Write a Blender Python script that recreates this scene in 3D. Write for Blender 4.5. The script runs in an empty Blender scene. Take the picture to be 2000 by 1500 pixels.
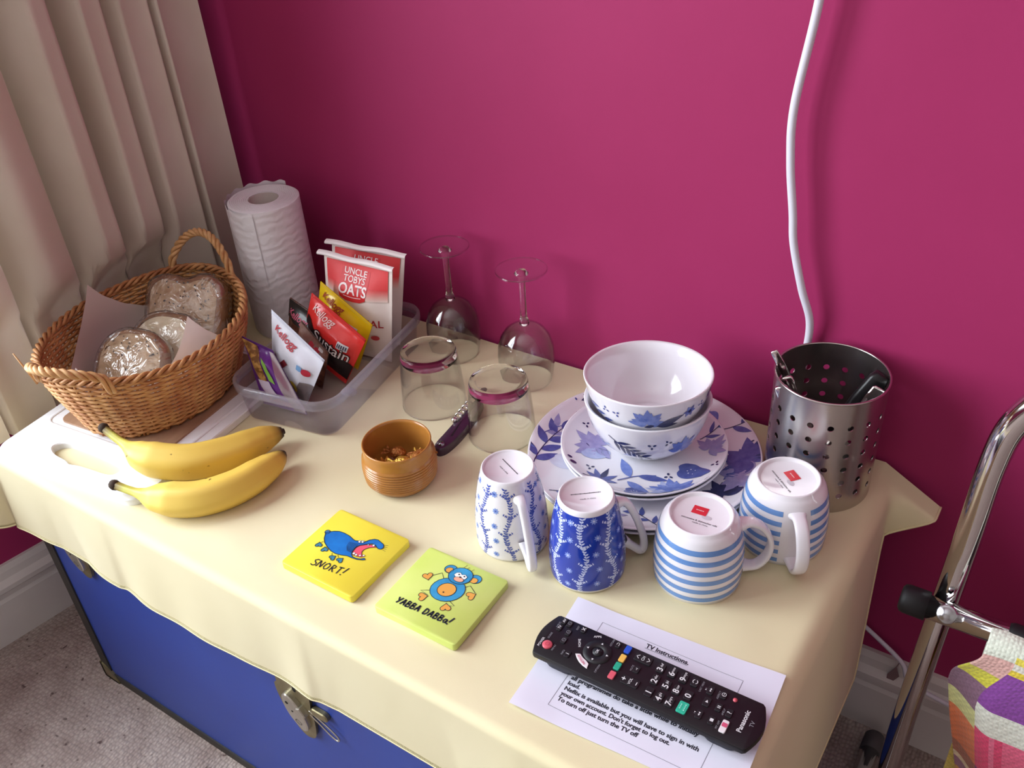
import bpy, bmesh, math, random
from mathutils import Vector, Matrix, noise
from mathutils.geometry import tessellate_polygon
random.seed(11)
PI = math.pi
S = bpy.context.scene
COL = S.collection
T = 0.445            # height of the trunk top (tablecloth surface) above the floor
WALL_Y = 0.913       # back wall
# ------------------------------------------------------------------ camera
cam = bpy.data.cameras.new('camera')
cam.sensor_width = 36.0
cam.lens = 1820.9 / 2000 * 36.0
cam.clip_start = 0.02
camo = bpy.data.objects.new('camera', cam)
COL.objects.link(camo)
RC = ((0.83414094, 0.27156804, -0.48006217), (0.54818646, -0.50419791, 0.6672901), (-0.06083168, -0.81977757, -0.56944204))
mw = Matrix.Identity(4)
for r in range(3):
    mw[r][0] = RC[r][0]; mw[r][1] = -RC[r][1]; mw[r][2] = -RC[r][2]
mw[0][3], mw[1][3], mw[2][3] = 0.0, 0.0, T + 0.7125
camo.matrix_world = mw
S.camera = camo
# ------------------------------------------------------------------ world, daylight, exposure
W = bpy.data.worlds.new('daylight_sky'); S.world = W
W.use_nodes = True
bgn = W.node_tree.nodes['Background']
bgn.inputs[0].default_value = (0.78, 0.88, 1.0, 1); bgn.inputs[1].default_value = 1.0
S.view_settings.view_transform = 'Standard'
S.view_settings.look = 'None'
S.view_settings.exposure = 0.0
S.view_settings.gamma = 1.0
S.view_settings.use_curve_mapping = False
WIN_Y0, WIN_Y1, WIN_Z0, WIN_Z1 = -1.15, 0.41, 0.50, 1.95      # window opening in the left wall

def wall_x(y):      # the left wall is slightly slanted
    return -1.30 + 0.163 * (y - 0.41)
LW_ANG = math.atan2(0.163, 1.0)
ld = bpy.data.lights.new('window_daylight', 'AREA')
ld.shape = 'RECTANGLE'; ld.size = WIN_Y1 - WIN_Y0; ld.size_y = WIN_Z1 - WIN_Z0
ld.energy = 98.0; ld.color = (0.87, 0.94, 1.0)
lo = bpy.data.objects.new('window_daylight', ld); COL.objects.link(lo)
_wy = (WIN_Y0 + WIN_Y1) / 2
lo.location = (wall_x(_wy) - 0.16, _wy, (WIN_Z0 + WIN_Z1) / 2)
lo.rotation_euler = (PI / 2, 0, -PI / 2 - LW_ANG)

# ------------------------------------------------------------------ materials
def lin(h):
    h = h.lstrip('#'); o = []
    for i in (0, 2, 4):
        c = int(h[i:i + 2], 16) / 255
        o.append(c / 12.92 if c <= 0.04045 else ((c + 0.055) / 1.055) ** 2.4)
    return (o[0], o[1], o[2], 1.0)
MATS = {}
def mat(name, col='#888888', rough=0.5, metal=0.0, spec=0.5, col2=None, nscale=20.0, ndetail=3.0, bump=0.0, bscale=200.0, bdist=0.001,
        coat=0.0, trans=0.0, ior=1.45, sheen=0.0, sss=0.0, contrast=(0.35, 0.65), stretch=None, tex='noise', transl=0.0, alpha=1.0):
    if name in MATS: return MATS[name]
    m = bpy.data.materials.new(name); m.use_nodes = True
    nt = m.node_tree; N = nt.nodes; L = nt.links
    p = N['Principled BSDF']
    p.inputs['Base Color'].default_value = lin(col)
    p.inputs['Roughness'].default_value = rough
    p.inputs['Metallic'].default_value = metal
    p.inputs['Specular IOR Level'].default_value = spec
    p.inputs['IOR'].default_value = ior
    p.inputs['Coat Weight'].default_value = coat
    p.inputs['Coat Roughness'].default_value = 0.05
    p.inputs['Transmission Weight'].default_value = trans
    p.inputs['Sheen Weight'].default_value = sheen
    p.inputs['Alpha'].default_value = alpha
    if sss:
        p.inputs['Subsurface Weight'].default_value = sss
        p.inputs['Subsurface Radius'].default_value = (0.01, 0.006, 0.004)
        p.inputs['Subsurface Scale'].default_value = 0.5
    if col2 or bump:
        tc = N.new('ShaderNodeTexCoord'); mp = N.new('ShaderNodeMapping')
        L.new(tc.outputs['Object'], mp.inputs[0])
        if stretch: mp.inputs['Scale'].default_value = stretch
    if col2:
        n = N.new('ShaderNodeTexNoise'); n.inputs['Scale'].default_value = nscale; n.inputs['Detail'].default_value = ndetail
        L.new(mp.outputs[0], n.inputs['Vector'])
        r = N.new('ShaderNodeValToRGB')
        r.color_ramp.elements[0].position = contrast[0]; r.color_ramp.elements[1].position = contrast[1]
        r.color_ramp.elements[0].color = lin(col); r.color_ramp.elements[1].color = lin(col2)
        L.new(n.outputs['Fac'], r.inputs[0]); L.new(r.outputs[0], p.inputs['Base Color'])
    if bump:
        if tex == 'voronoi':
            b = N.new('ShaderNodeTexVoronoi'); b.inputs['Scale'].default_value = bscale; out = b.outputs['Distance']
        elif tex == 'wave':
            b = N.new('ShaderNodeTexWave'); b.inputs['Scale'].default_value = bscale; b.inputs['Distortion'].default_value = 6.0
            b.inputs['Detail Scale'].default_value = 1.5; b.wave_type = 'RINGS'; out = b.outputs['Fac']
        else:
            b = N.new('ShaderNodeTexNoise'); b.inputs['Scale'].default_value = bscale; b.inputs['Detail'].default_value = 4; out = b.outputs['Fac']
        L.new(mp.outputs[0], b.inputs['Vector'])
        bp = N.new('ShaderNodeBump'); bp.inputs['Strength'].default_value = bump; bp.inputs['Distance'].default_value = bdist
        L.new(out, bp.inputs['Height']); L.new(bp.outputs[0], p.inputs['Normal'])
    if transl:
        o = N['Material Output']; tr = N.new('ShaderNodeBsdfTranslucent'); mx = N.new('ShaderNodeMixShader')
        tr.inputs[0].default_value = lin(col2 or col); mx.inputs[0].default_value = transl
        L.new(p.outputs[0], mx.inputs[1]); L.new(tr.outputs[0], mx.inputs[2]); L.new(mx.outputs[0], o.inputs[0])
    MATS[name] = m
    return m

def clear_mat(name, tint='#ffffff', gloss=1.0, rough=0.02, haze=0.0, hazecol='#e8e8f0', ior=1.45, bump=0.0, bscale=60.0, bdist=0.004):
    """thin clear sheet: Fresnel mix of see-through and mirror, with an optional milky diffuse share"""
    if name in MATS: return MATS[name]
    m = bpy.data.materials.new(name); m.use_nodes = True
    nt = m.node_tree; N = nt.nodes; L = nt.links
    N.remove(N['Principled BSDF']); o = N['Material Output']
    t = N.new('ShaderNodeBsdfTransparent'); t.inputs[0].default_value = lin(tint)
    g = N.new('ShaderNodeBsdfGlossy'); g.inputs['Roughness'].default_value = rough
    f = N.new('ShaderNodeLayerWeight'); f.inputs['Blend'].default_value = 0.5      # Schlick reflectance, the same on both sides of the sheet
    f0 = ((ior - 1) / (ior + 1)) ** 2
    pw = N.new('ShaderNodeMath'); pw.operation = 'POWER'; pw.inputs[1].default_value = 5.0; L.new(f.outputs['Facing'], pw.inputs[0])
    ma = N.new('ShaderNodeMath'); ma.operation = 'MULTIPLY_ADD'; ma.inputs[1].default_value = 1 - f0; ma.inputs[2].default_value = f0; L.new(pw.outputs[0], ma.inputs[0])
    ml = N.new('ShaderNodeMath'); ml.operation = 'MULTIPLY'; ml.inputs[1].default_value = gloss; ml.use_clamp = True
    L.new(ma.outputs[0], ml.inputs[0])
    base = t.outputs[0]
    if haze:
        d = N.new('ShaderNodeBsdfDiffuse'); d.inputs[0].default_value = lin(hazecol)
        tl = N.new('ShaderNodeBsdfTranslucent'); tl.inputs[0].default_value = lin(hazecol)
        m1 = N.new('ShaderNodeMixShader'); m1.inputs[0].default_value = 0.5
        L.new(d.outputs[0], m1.inputs[1]); L.new(tl.outputs[0], m1.inputs[2])
        m2 = N.new('ShaderNodeMixShader'); m2.inputs[0].default_value = haze
        L.new(base, m2.inputs[1]); L.new(m1.outputs[0], m2.inputs[2]); base = m2.outputs[0]
    mx = N.new('ShaderNodeMixShader')
    L.new(ml.outputs[0], mx.inputs[0]); L.new(base, mx.inputs[1]); L.new(g.outputs[0], mx.inputs[2])
    if bump:
        tc = N.new('ShaderNodeTexCoord'); n = N.new('ShaderNodeTexNoise'); n.inputs['Scale'].default_value = bscale; n.inputs['Detail'].default_value = 3
        n.inputs['Distortion'].default_value = 1.5
        L.new(tc.outputs['Object'], n.inputs['Vector'])
        bp = N.new('ShaderNodeBump'); bp.inputs['Strength'].default_value = bump; bp.inputs['Distance'].default_value = bdist
        L.new(n.outputs['Fac'], bp.inputs['Height']); L.new(bp.outputs[0], g.inputs['Normal']); L.new(bp.outputs[0], f.inputs['Normal'])
    L.new(mx.outputs[0], o.inputs[0])
    MATS[name] = m
    return m

def ink(hexcol, rough=0.5):
    return mat('print_' + hexcol.lstrip('#') + ('' if rough == 0.5 else '_g'), hexcol, rough)

# ------------------------------------------------------------------ mesh helpers
class MB:
    def __init__(s): s.v = []; s.f = []; s.m = []; s.mats = []
    def mi(s, m):
        if m is None: return 0
        if m not in s.mats: s.mats.append(m)
        return s.mats.index(m)
    def add(s, vs, fs, m=None):
        b = len(s.v); k = s.mi(m)
        s.v += [tuple(v) for v in vs]
        for f in fs: s.f.append(tuple(i + b for i in f)); s.m.append(k)
    def grid(s, fn, nu, nv, cu=False, cv=False, m=None, flip=False):
        vs = [fn(i / nu, j / nv) for j in range(nv + (0 if cv else 1)) for i in range(nu + (0 if cu else 1))]
        w = nu + (0 if cu else 1); h = nv + (0 if cv else 1); fs = []
        for j in range(nv):
            for i in range(nu):
                a = j * w + i; b = j * w + (i + 1) % w; c = ((j + 1) % h) * w + (i + 1) % w; d = ((j + 1) % h) * w + i
                fs.append((a, d, c, b) if flip else (a, b, c, d))
        s.add(vs, fs, m)
    def lathe(s, prof, seg=64, m=None, c=(0, 0), sx=1.0, sy=1.0, flip=False):
        """prof: (r, z) list; r == 0 gives a pole"""
        vs = []; rows = []
        for r, z in prof:
            if r <= 1e-7: rows.append([len(vs)]); vs.append((c[0], c[1], z))
            else:
                row = []
                for i in range(seg):
                    a = 2 * PI * i / seg; row.append(len(vs)); vs.append((c[0] + r * sx * math.cos(a), c[1] + r * sy * math.sin(a), z))
                rows.append(row)
        fs = []
        for p, q in zip(rows, rows[1:]):
            for i in range(seg):
                j = (i + 1) % seg
                if len(p) == 1 and len(q) == 1: continue
                if len(p) == 1: f = (p[0], q[j], q[i])
                elif len(q) == 1: f = (p[i], p[j], q[0])
                else: f = (p[i], p[j], q[j], q[i])
                fs.append(f[::-1] if flip else f)
        s.add(vs, fs, m)
    def tube(s, path, rad, seg=10, closed=False, m=None, caps=True, flat=1.0, up=None):
        P = [Vector(p) for p in path]; n = len(P)
        rs = rad if isinstance(rad, (list, tuple)) else [rad] * n
        vs = []; nrm = None
        for i in range(n):
            if closed: t = P[(i + 1) % n] - P[i - 1]
            else: t = P[min(i + 1, n - 1)] - P[max(i - 1, 0)]
            if t.length < 1e-9: t = Vector((0, 0, 1))
            t.normalize()
            if up is not None:
                nrm = Vector(up) - t * t.dot(Vector(up))
                if nrm.length < 1e-6: nrm = t.orthogonal()
            elif nrm is None: nrm = t.orthogonal()
            else:
                nrm = nrm - t * t.dot(nrm)
                if nrm.length < 1e-6: nrm = t.orthogonal()
            nrm.normalize(); b = t.cross(nrm)
            for k in range(seg):
                a = 2 * PI * k / seg
                vs.append(P[i] + nrm * (math.cos(a) * rs[i] * flat) + b * (math.sin(a) * rs[i]))
        fs = []
        for i in range(n if closed else n - 1):
            j = (i + 1) % n
            for k in range(seg):
                l = (k + 1) % seg; fs.append((i * seg + k, i * seg + l, j * seg + l, j * seg + k))
        if caps and not closed:
            fs.append(tuple(range(seg))[::-1]); fs.append(tuple((n - 1) * seg + k for k in range(seg)))
        s.add(vs, fs, m)
    def box(s, x0, x1, y0, y1, z0, z1, m=None):
        vs = [(x, y, z) for z in (z0, z1) for y in (y0, y1) for x in (x0, x1)]
        s.add(vs, [(0, 2, 3, 1), (4, 5, 7, 6), (0, 1, 5, 4), (2, 6, 7, 3), (0, 4, 6, 2), (1, 3, 7, 5)], m)
    def prism(s, poly, z0, z1, m=None, bevel=0.0):
        """upright prism of a 2D outline (counter-clockwise), with an optional chamfered top edge"""
        n = len(poly)
        lay = [(poly, z0), (poly, z1 - bevel)]
        if bevel:
            lay.append((inset(poly, bevel * 0.3), z1 - bevel * 0.3)); lay.append((inset(poly, bevel), z1))
        vs = [(p[0], p[1], z) for pl, z in lay for p in pl]; fs = []
        for l in range(len(lay) - 1):
            for i in range(n):
                j = (i + 1) % n; fs.append((l * n + i, l * n + j, (l + 1) * n + j, (l + 1) * n + i))
        tri = tessellate_polygon([[Vector((p[0], p[1], 0)) for p in lay[-1][0]]])
        top = (len(lay) - 1) * n
        for t in tri:
            a, b, c = [lay[-1][0][i] for i in t]
            ccw = (b[0] - a[0]) * (c[1] - a[1]) - (b[1] - a[1]) * (c[0] - a[0]) > 0
            t = t if ccw else t[::-1]
            fs.append(tuple(top + i for i in t)); fs.append(tuple(i for i in t[::-1]))
        s.add(vs, fs, m)
    # ---- flat print: 2D shapes laid on a surface by a mapping function (u, v, lift) -> point
    def shape(s, poly, fn, m, lift=0.0002, sub=0):
        pts = [Vector((p[0], p[1], 0)) for p in poly]
        tri = [tuple(t) for t in tessellate_polygon([pts])]
        s.tris([(p[0], p[1]) for p in poly], tri, fn, m, lift, sub)
    def tris(s, pts, tri, fn, m, lift=0.0002, sub=0):
        pts = list(pts)
        for _ in range(sub):
            mid = {}; out = []
            def md(a, b):
                k = (min(a, b), max(a, b))
                if k not in mid:
                    pts.append(((pts[a][0] + pts[b][0]) / 2, (pts[a][1] + pts[b][1]) / 2)); mid[k] = len(pts) - 1
                return mid[k]
            for a, b, c in tri:
                d, e, f = md(a, b), md(b, c), md(c, a)
                out += [(a, d, f), (d, b, e), (f, e, c), (d, e, f)]
            tri = out
        fs = []
        for a, b, c in tri:
            A, B, C = pts[a], pts[b], pts[c]
            fs.append((a, b, c) if (B[0] - A[0]) * (C[1] - A[1]) - (B[1] - A[1]) * (C[0] - A[0]) > 0 else (a, c, b))
        s.add([fn(p[0], p[1], lift) for p in pts], fs, m)
    def stroke(s, pts, w, fn, m, lift=0.0003, closed=False, taper=False):
        n = len(pts); L = []; R = []
        for i in range(n):
            a = pts[i - 1] if (i or closed) else pts[i]; b = pts[(i + 1) % n] if (i < n - 1 or closed) else pts[i]
            dx, dy = b[0] - a[0], b[1] - a[1]; l = math.hypot(dx, dy) or 1; k = w / 2
            if taper: k *= 0.25 + 0.75 * math.sin(PI * (i + 0.5) / n)
            L.append((pts[i][0] - dy / l * k, pts[i][1] + dx / l * k)); R.append((pts[i][0] + dy / l * k, pts[i][1] - dx / l * k))
        fs = []
        for i in range(n if closed else n - 1):
            j = (i + 1) % n; fs.append((n + i, n + j, j, i))
        s.add([fn(p[0], p[1], lift) for p in L + R], fs, m)
    def text(s, body, size, cx, cy, fn, m, lift=0.0003, bold=0.0, shear=0.0, rot=0.0, align='CENTER', sub=0, xs=1.0):
        vs, tri = text2d(body, bold, shear, align)
        c, q = math.cos(rot), math.sin(rot)
        pts = [(cx + (x * xs * c - y * q) * size, cy + (x * xs * q + y * c) * size) for x, y in vs]
        s.tris(pts, tri, fn, m, lift, sub)
    def build(s, name, m=None, parent=None, smooth=True, loc=None, autos=None):
        me = bpy.data.meshes.new(name)
        me.from_pydata(s.v, [], s.f)
        ml = s.mats if s.mats else []
        if m is not None and not ml: ml = [m]
        for x in ml: me.materials.append(x)
        if len(ml) > 1: me.polygons.foreach_set('material_index', s.m)
        me.polygons.foreach_set('use_smooth', [smooth] * len(me.polygons))
        me.update()
        if autos is not None:
            bm = bmesh.new(); bm.from_mesh(me)
            for e in bm.edges:
                if len(e.link_faces) == 2 and e.calc_face_angle(0) > math.radians(autos): e.smooth = False
            bm.to_mesh(me); bm.free()
        o = bpy.data.objects.new(name, me); COL.objects.link(o)
        if parent is not None: o.parent = parent
        if loc is not None: o.location = loc
        return o
_tc = {}
def text2d(body, bold=0.0, shear=0.0, align='CENTER'):
    k = (body, bold, shear, align)
    if k in _tc: return _tc[k]
    cu = bpy.data.curves.new('lettering', 'FONT'); cu.body = body; cu.size = 1.0; cu.align_x = align; cu.align_y = 'CENTER'
    cu.offset = bold; cu.shear = shear; cu.resolution_u = 3
    ob = bpy.data.objects.new('lettering', cu); COL.objects.link(ob)
    dg = bpy.context.evaluated_depsgraph_get(); ev = ob.evaluated_get(dg); me = ev.to_mesh()
    me.calc_loop_triangles()
    r = ([(v.co.x, v.co.y) for v in me.vertices], [tuple(t.vertices) for t in me.loop_triangles])
    ev.to_mesh_clear(); bpy.data.objects.remove(ob); bpy.data.curves.remove(cu)
    _tc[k] = r
    return r
def inset(poly, d):
    n = len(poly); out = []
    for i in range(n):
        a, p, b = poly[i - 1], poly[i], poly[(i + 1) % n]
        e1 = Vector((p[0] - a[0], p[1] - a[1])); e2 = Vector((b[0] - p[0], b[1] - p[1]))
        if e1.length < 1e-9: e1 = e2
        if e2.length < 1e-9: e2 = e1
        e1.normalize(); e2.normalize()
        nn = Vector((-e1.y - e2.y, e1.x + e2.x))
        if nn.length < 1e-6: nn = Vector((-e1.y, e1.x))
        nn.normalize(); out.append((p[0] + nn.x * d, p[1] + nn.y * d))
    return out
def rrect(w, h, r, n=6, cx=0.0, cy=0.0):
    o = []
    for sx, sy, a0 in ((1, 1, 0), (-1, 1, 90), (-1, -1, 180), (1, -1, 270)):
        for k in range(n + 1):
            a = math.radians(a0 + 90 * k / n)
            o.append((cx + sx * (w / 2 - r) + r * math.cos(a), cy + sy * (h / 2 - r) + r * math.sin(a)))
    return o
def ell(cx, cy, a, b=None, rot=0.0, n=20):
    b = a if b is None else b; c, q = math.cos(rot), math.sin(rot)
    return [(cx + a * math.cos(2 * PI * i / n) * c - b * math.sin(2 * PI * i / n) * q, cy + a * math.cos(2 * PI * i / n) * q + b * math.sin(2 * PI * i / n) * c) for i in range(n)]
def catmull(P, per=8, closed=False):
    P = [Vector(p) for p in P]; n = len(P); out = []
    for i in range(n if closed else n - 1):
        if closed: a, b, c, d = P[i - 1], P[i], P[(i + 1) % n], P[(i + 2) % n]
        else: a, b, c, d = P[max(i - 1, 0)], P[i], P[i + 1], P[min(i + 2, n - 1)]
        for k in range(per):
            t = k / per
            out.append(0.5 * ((2 * b) + (c - a) * t + (2 * a - 5 * b + 4 * c - d) * t * t + (3 * b - a - 3 * c + d) * t ** 3))
    if not closed: out.append(P[-1])
    return out
def interp(tab, x):
    if x <= tab[0][0]: return tab[0][1]
    for (a, b), (c, d) in zip(tab, tab[1:]):
        if x <= c: return b + (d - b) * (x - a) / (c - a)
    return tab[-1][1]
def sm(a, b, x):
    t = max(0.0, min(1.0, (x - a) / (b - a))); return t * t * (3 - 2 * t)
def thing(name, label, cat, loc=(0, 0, 0), rz=0.0, group=None):
    o = bpy.data.objects.new(name, None); COL.objects.link(o); o.empty_display_size = 0.02
    o.location = loc; o.rotation_euler = (0, 0, rz)
    return tag(o, label, cat, group)
def tag(o, label, cat, group=None):
    o['label'] = label; o['category'] = cat
    if group: o['group'] = group
    return o
def struct(o):
    o['kind'] = 'structure'; return o
def flat(c=(0, 0), z=0.0):
    return lambda u, v, l: (u + c[0], v + c[1], z + l)
# ------------------------------------------------------------------ the room
m_wall = mat('magenta_wall_paint', '#a42e62', 0.62, spec=0.25, col2='#9e2a5d', nscale=3.0, bump=0.12, bscale=260, bdist=0.0006)
m_wall2 = mat('pale_wall_paint', '#c4bcb4', 0.7)
m_ceil = mat('ceiling_paint', '#efe9e4', 0.8)
m_skirt = mat('skirting_gloss_paint', '#d9d3cf', 0.35, col2='#cfc8c4', nscale=6)
m_frame = mat('window_frame_paint', '#eeeeec', 0.4)
X1, Y0, ZC = 2.1, -2.3, 2.45
CORN = wall_x(WALL_Y)          # back-left corner

def carpet_mat():
    m = bpy.data.materials.new('loop_pile_carpet'); m.use_nodes = True
    nt = m.node_tree; N = nt.nodes; L = nt.links; p = N['Principled BSDF']
    p.inputs['Roughness'].default_value = 0.95; p.inputs['Specular IOR Level'].default_value = 0.1
    tc = N.new('ShaderNodeTexCoord')
    mp = N.new('ShaderNodeMapping'); mp.inputs['Rotation'].default_value = (0, 0, math.radians(-4)); mp.inputs['Scale'].default_value = (1.0, 0.75, 1.0)
    L.new(tc.outputs['Object'], mp.inputs[0])
    vo = N.new('ShaderNodeTexVoronoi'); vo.inputs['Scale'].default_value = 210; vo.inputs['Randomness'].default_value = 0.55
    L.new(mp.outputs[0], vo.inputs['Vector'])
    n1 = N.new('ShaderNodeTexNoise'); n1.inputs['Scale'].default_value = 22; n1.inputs['Detail'].default_value = 5; L.new(tc.outputs['Object'], n1.inputs['Vector'])
    n2 = N.new('ShaderNodeTexNoise'); n2.inputs['Scale'].default_value = 75; n2.inputs['Detail'].default_value = 2; L.new(tc.outputs['Object'], n2.inputs['Vector'])
    r1 = N.new('ShaderNodeValToRGB'); e = r1.color_ramp.elements
    e[0].position = 0.3; e[0].color = lin('#a8978f'); e[1].position = 0.7; e[1].color = lin('#c4b6ad')
    L.new(n1.outputs['Fac'], r1.inputs[0])
    r2 = N.new('ShaderNodeValToRGB'); e = r2.color_ramp.elements
    e[0].position = 0.66; e[0].color = (0, 0, 0, 1); e[1].position = 0.74; e[1].color = (1, 1, 1, 1)
    L.new(n2.outputs['Fac'], r2.inputs[0])
    mx = N.new('ShaderNodeMix'); mx.data_type = 'RGBA'; mx.inputs['B'].default_value = lin('#6b5a56')
    L.new(r2.outputs[0], mx.inputs['Factor']); L.new(r1.outputs[0], mx.inputs['A'])
    r3 = N.new('ShaderNodeValToRGB'); e = r3.color_ramp.elements
    e[0].position = 0.0; e[0].color = (1, 1, 1, 1); e[1].position = 0.9; e[1].color = (0.55, 0.52, 0.52, 1)
    L.new(vo.outputs['Distance'], r3.inputs[0])
    mm = N.new('ShaderNodeMix'); mm.data_type = 'RGBA'; mm.blend_type = 'MULTIPLY'; mm.inputs['Factor'].default_value = 0.8
    L.new(mx.outputs['Result'], mm.inputs['A']); L.new(r3.outputs[0], mm.inputs['B']); L.new(mm.outputs['Result'], p.inputs['Base Color'])
    b = N.new('ShaderNodeBump'); b.inputs['Strength'].default_value = 0.9; b.inputs['Distance'].default_value = 0.003; b.invert = True
    L.new(vo.outputs['Distance'], b.inputs['Height']); L.new(b.outputs[0], p.inputs['Normal'])
    return m
b = MB(); b.box(-1.75, X1, Y0, WALL_Y + 0.1, -0.05, 0.0)
struct(b.build('floor', carpet_mat(), smooth=False))
b = MB(); b.box(-1.75, X1, Y0, WALL_Y + 0.1, ZC, ZC + 0.05)
struct(b.build('ceiling', m_ceil, smooth=False))
b = MB(); b.box(CORN - 0.1, X1, WALL_Y, WALL_Y + 0.1, 0, ZC)
struct(b.build('wall_back', m_wall, smooth=False))
b = MB(); b.box(X1, X1 + 0.1, Y0, WALL_Y + 0.1, 0, ZC)
struct(b.build('wall_right', m_wall2, smooth=False))
b = MB(); b.box(-1.75, X1, Y0 - 0.1, Y0, 0, ZC)
struct(b.build('wall_front', m_wall2, smooth=False))
# left wall with the window opening, built in wall coordinates (along the wall, outwards, up)
def lw(t, o, z):               # t = y position, o = offset into the room
    ca, sa = math.cos(LW_ANG), math.sin(LW_ANG)
    return (wall_x(t) + o * ca, t - o * sa, z)
def lwbox(b, t0, t1, o0, o1, z0, z1, m=None):
    vs = [lw(t, o, z) for z in (z0, z1) for t in (t0, t1) for o in (o0, o1)]
    b.add(vs, [(0, 2, 3, 1), (4, 5, 7, 6), (0, 1, 5, 4), (2, 6, 7, 3), (0, 4, 6, 2), (1, 3, 7, 5)], m)
b = MB()
lwbox(b, Y0, WIN_Y0, -0.12, 0, 0, ZC); lwbox(b, WIN_Y1, WALL_Y + 0.02, -0.12, 0, 0, ZC)
lwbox(b, WIN_Y0, WIN_Y1, -0.12, 0, 0, WIN_Z0); lwbox(b, WIN_Y0, WIN_Y1, -0.12, 0, WIN_Z1, ZC)
struct(b.build('wall_left', m_wall, smooth=False))
# window: frame, mullion, panes, sill
b = MB()
for t0, t1, z0, z1 in ((WIN_Y0, WIN_Y0 + .05, WIN_Z0, WIN_Z1), (WIN_Y1 - .05, WIN_Y1, WIN_Z0, WIN_Z1), (WIN_Y0 + .05, WIN_Y1 - .05, WIN_Z0, WIN_Z0 + .05), (WIN_Y0 + .05, WIN_Y1 - .05, WIN_Z1 - .05, WIN_Z1)):
    lwbox(b, t0, t1, -0.10, -0.05, z0, z1)
win = struct(b.build('window_1', m_frame, smooth=False))
ymid = (WIN_Y0 + WIN_Y1) / 2
b = MB(); lwbox(b, ymid - .025, ymid + .025, -0.10, -0.05, WIN_Z0 + .05, WIN_Z1 - .05); b.build('mullion', m_frame, win, smooth=False)
for t0, t1 in ((WIN_Y0 + .05, ymid - .025), (ymid + .025, WIN_Y1 - .05)):
    b = MB(); lwbox(b, t0, t1, -0.078, -0.074, WIN_Z0 + .05, WIN_Z1 - .05); b.build('pane', clear_mat('window_pane_glass'), win, smooth=False)
b = MB(); lwbox(b, WIN_Y0 - .03, WIN_Y1 + .0, -0.05, 0.03, WIN_Z0 - .03, WIN_Z0); b.build('window_sill', m_frame, win, smooth=False)
# skirting boards
SK = [(0, 0), (0.018, 0), (0.018, 0.078), (0.015, 0.084), (0.015, 0.092), (0.021, 0.098), (0.021, 0.106), (0.012, 0.114), (0.010, 0.126), (0.006, 0.135), (0, 0.135)]
b = MB(); n = len(SK)
vs = [(x, WALL_Y - d, z) for x in (CORN, X1) for d, z in SK]
b.add(vs, [(i, i + 1, n + i + 1, n + i) for i in range(n - 1)])
struct(b.build('baseboard_back', m_skirt, smooth=False))
b = MB(); vs = [lw(t, d, z) for t in (Y0, WALL_Y - 0.02) for d, z in SK]
b.add(vs, [(i, n + i, n + i + 1, i + 1) for i in range(n - 1)])
struct(b.build('baseboard_left', m_skirt, smooth=False))

# ------------------------------------------------------------------ curtain
m_cur = mat('cream_curtain_fabric', '#e8ddcf', 0.85, spec=0.15, col2='#e1d5c5', nscale=9, bump=0.25, bscale=900, bdist=0.0005, transl=0.22, sheen=0.2)
def curtain(u, v):
    # u along the gathered width (back edge -> towards the window), v from hem up
    z = T - 0.045 + v * 1.72
    t = 0.872 - 0.445 * u - 0.012 * math.sin(u * 9 + v)
    fold = 0.034 * math.sin(u * 2 * PI * 6.2 + 0.6 * math.sin(v * 1.7)) + 0.009 * math.sin(u * 2 * PI * 11.3 + 1.0 + v)
    # deeper folds lower down
    fold *= 1.05 - 0.25 * v
    x = wall_x(t) + 0.098 + fold + 0.035 * sm(0.25, 0.0, u) + 0.02 * (1 - v)
    lim = -1.112 - 0.066 * sm(T + 0.17, T + 0.10, z) * sm(0.80, 0.70, t)      # pushed back by the basket and the cloth
    return (min(x, lim - 0.006 * math.sin(u * 40)), t + 0.010 * math.cos(u * 2 * PI * 6.2), z)
b = MB(); b.grid(curtain, 220, 60)
cur = tag(b.build('curtain', m_cur), 'cream gathered fabric curtain hanging in the room corner', 'curtain')

# ------------------------------------------------------------------ storage trunk
TX0, TX1, TY0, TY1, TZ1 = -1.095, -0.138, 0.397, 0.898, T - 0.0025
m_blue = mat('blue_trunk_vinyl', '#2c479c', 0.42, col2='#2a4294', nscale=5, bump=0.08, bscale=500, bdist=0.0004)
m_bind = mat('black_binding_strip', '#35322e', 0.55, col2='#2a2825', nscale=30)
m_brass = mat('worn_brass_plate', '#a39a78', 0.38, metal=0.85, col2='#857c5c', nscale=35, bump=0.15, bscale=120, bdist=0.0006)
m_nickel = mat('dull_nickel', '#c9c6ba', 0.3, metal=0.9, col2='#b5b1a2', nscale=40)
m_darkhole = mat('dark_slot', '#0c0b0a', 0.8)
tr = thing('storage_trunk', 'blue storage trunk with black edging and brass locks under the yellow cloth', 'trunk', ((TX0 + TX1) / 2, (TY0 + TY1) / 2, 0))
hx, hy = (TX1 - TX0) / 2, (TY1 - TY0) / 2
b = MB(); b.box(-hx, hx, -hy, hy, 0.004, 0.335); b.build('body', m_blue, tr, smooth=False)
b = MB(); b.box(-hx, hx, -hy, hy, 0.337, TZ1); b.build('lid', m_blue, tr, smooth=False)
e = 0.0022
def strip(name, x0, x1, y0, y1, z0, z1):
    b = MB(); b.box(x0, x1, y0, y1, z0, z1); return b.build(name, m_bind, tr, smooth=False)
for sx in (-1, 1):
    for sy in (-1, 1):
        x0, x1 = sorted((sx * (hx + e), sx * (hx - 0.017))); y0, y1 = sorted((sy * (hy + e), sy * (hy - 0.017)))
        strip('edge_binding', x0, x1, y0, y1, 0.0, 0.336)
        strip('edge_binding', x0, x1, y0, y1, 0.338, TZ1 + 0.001)
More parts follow.
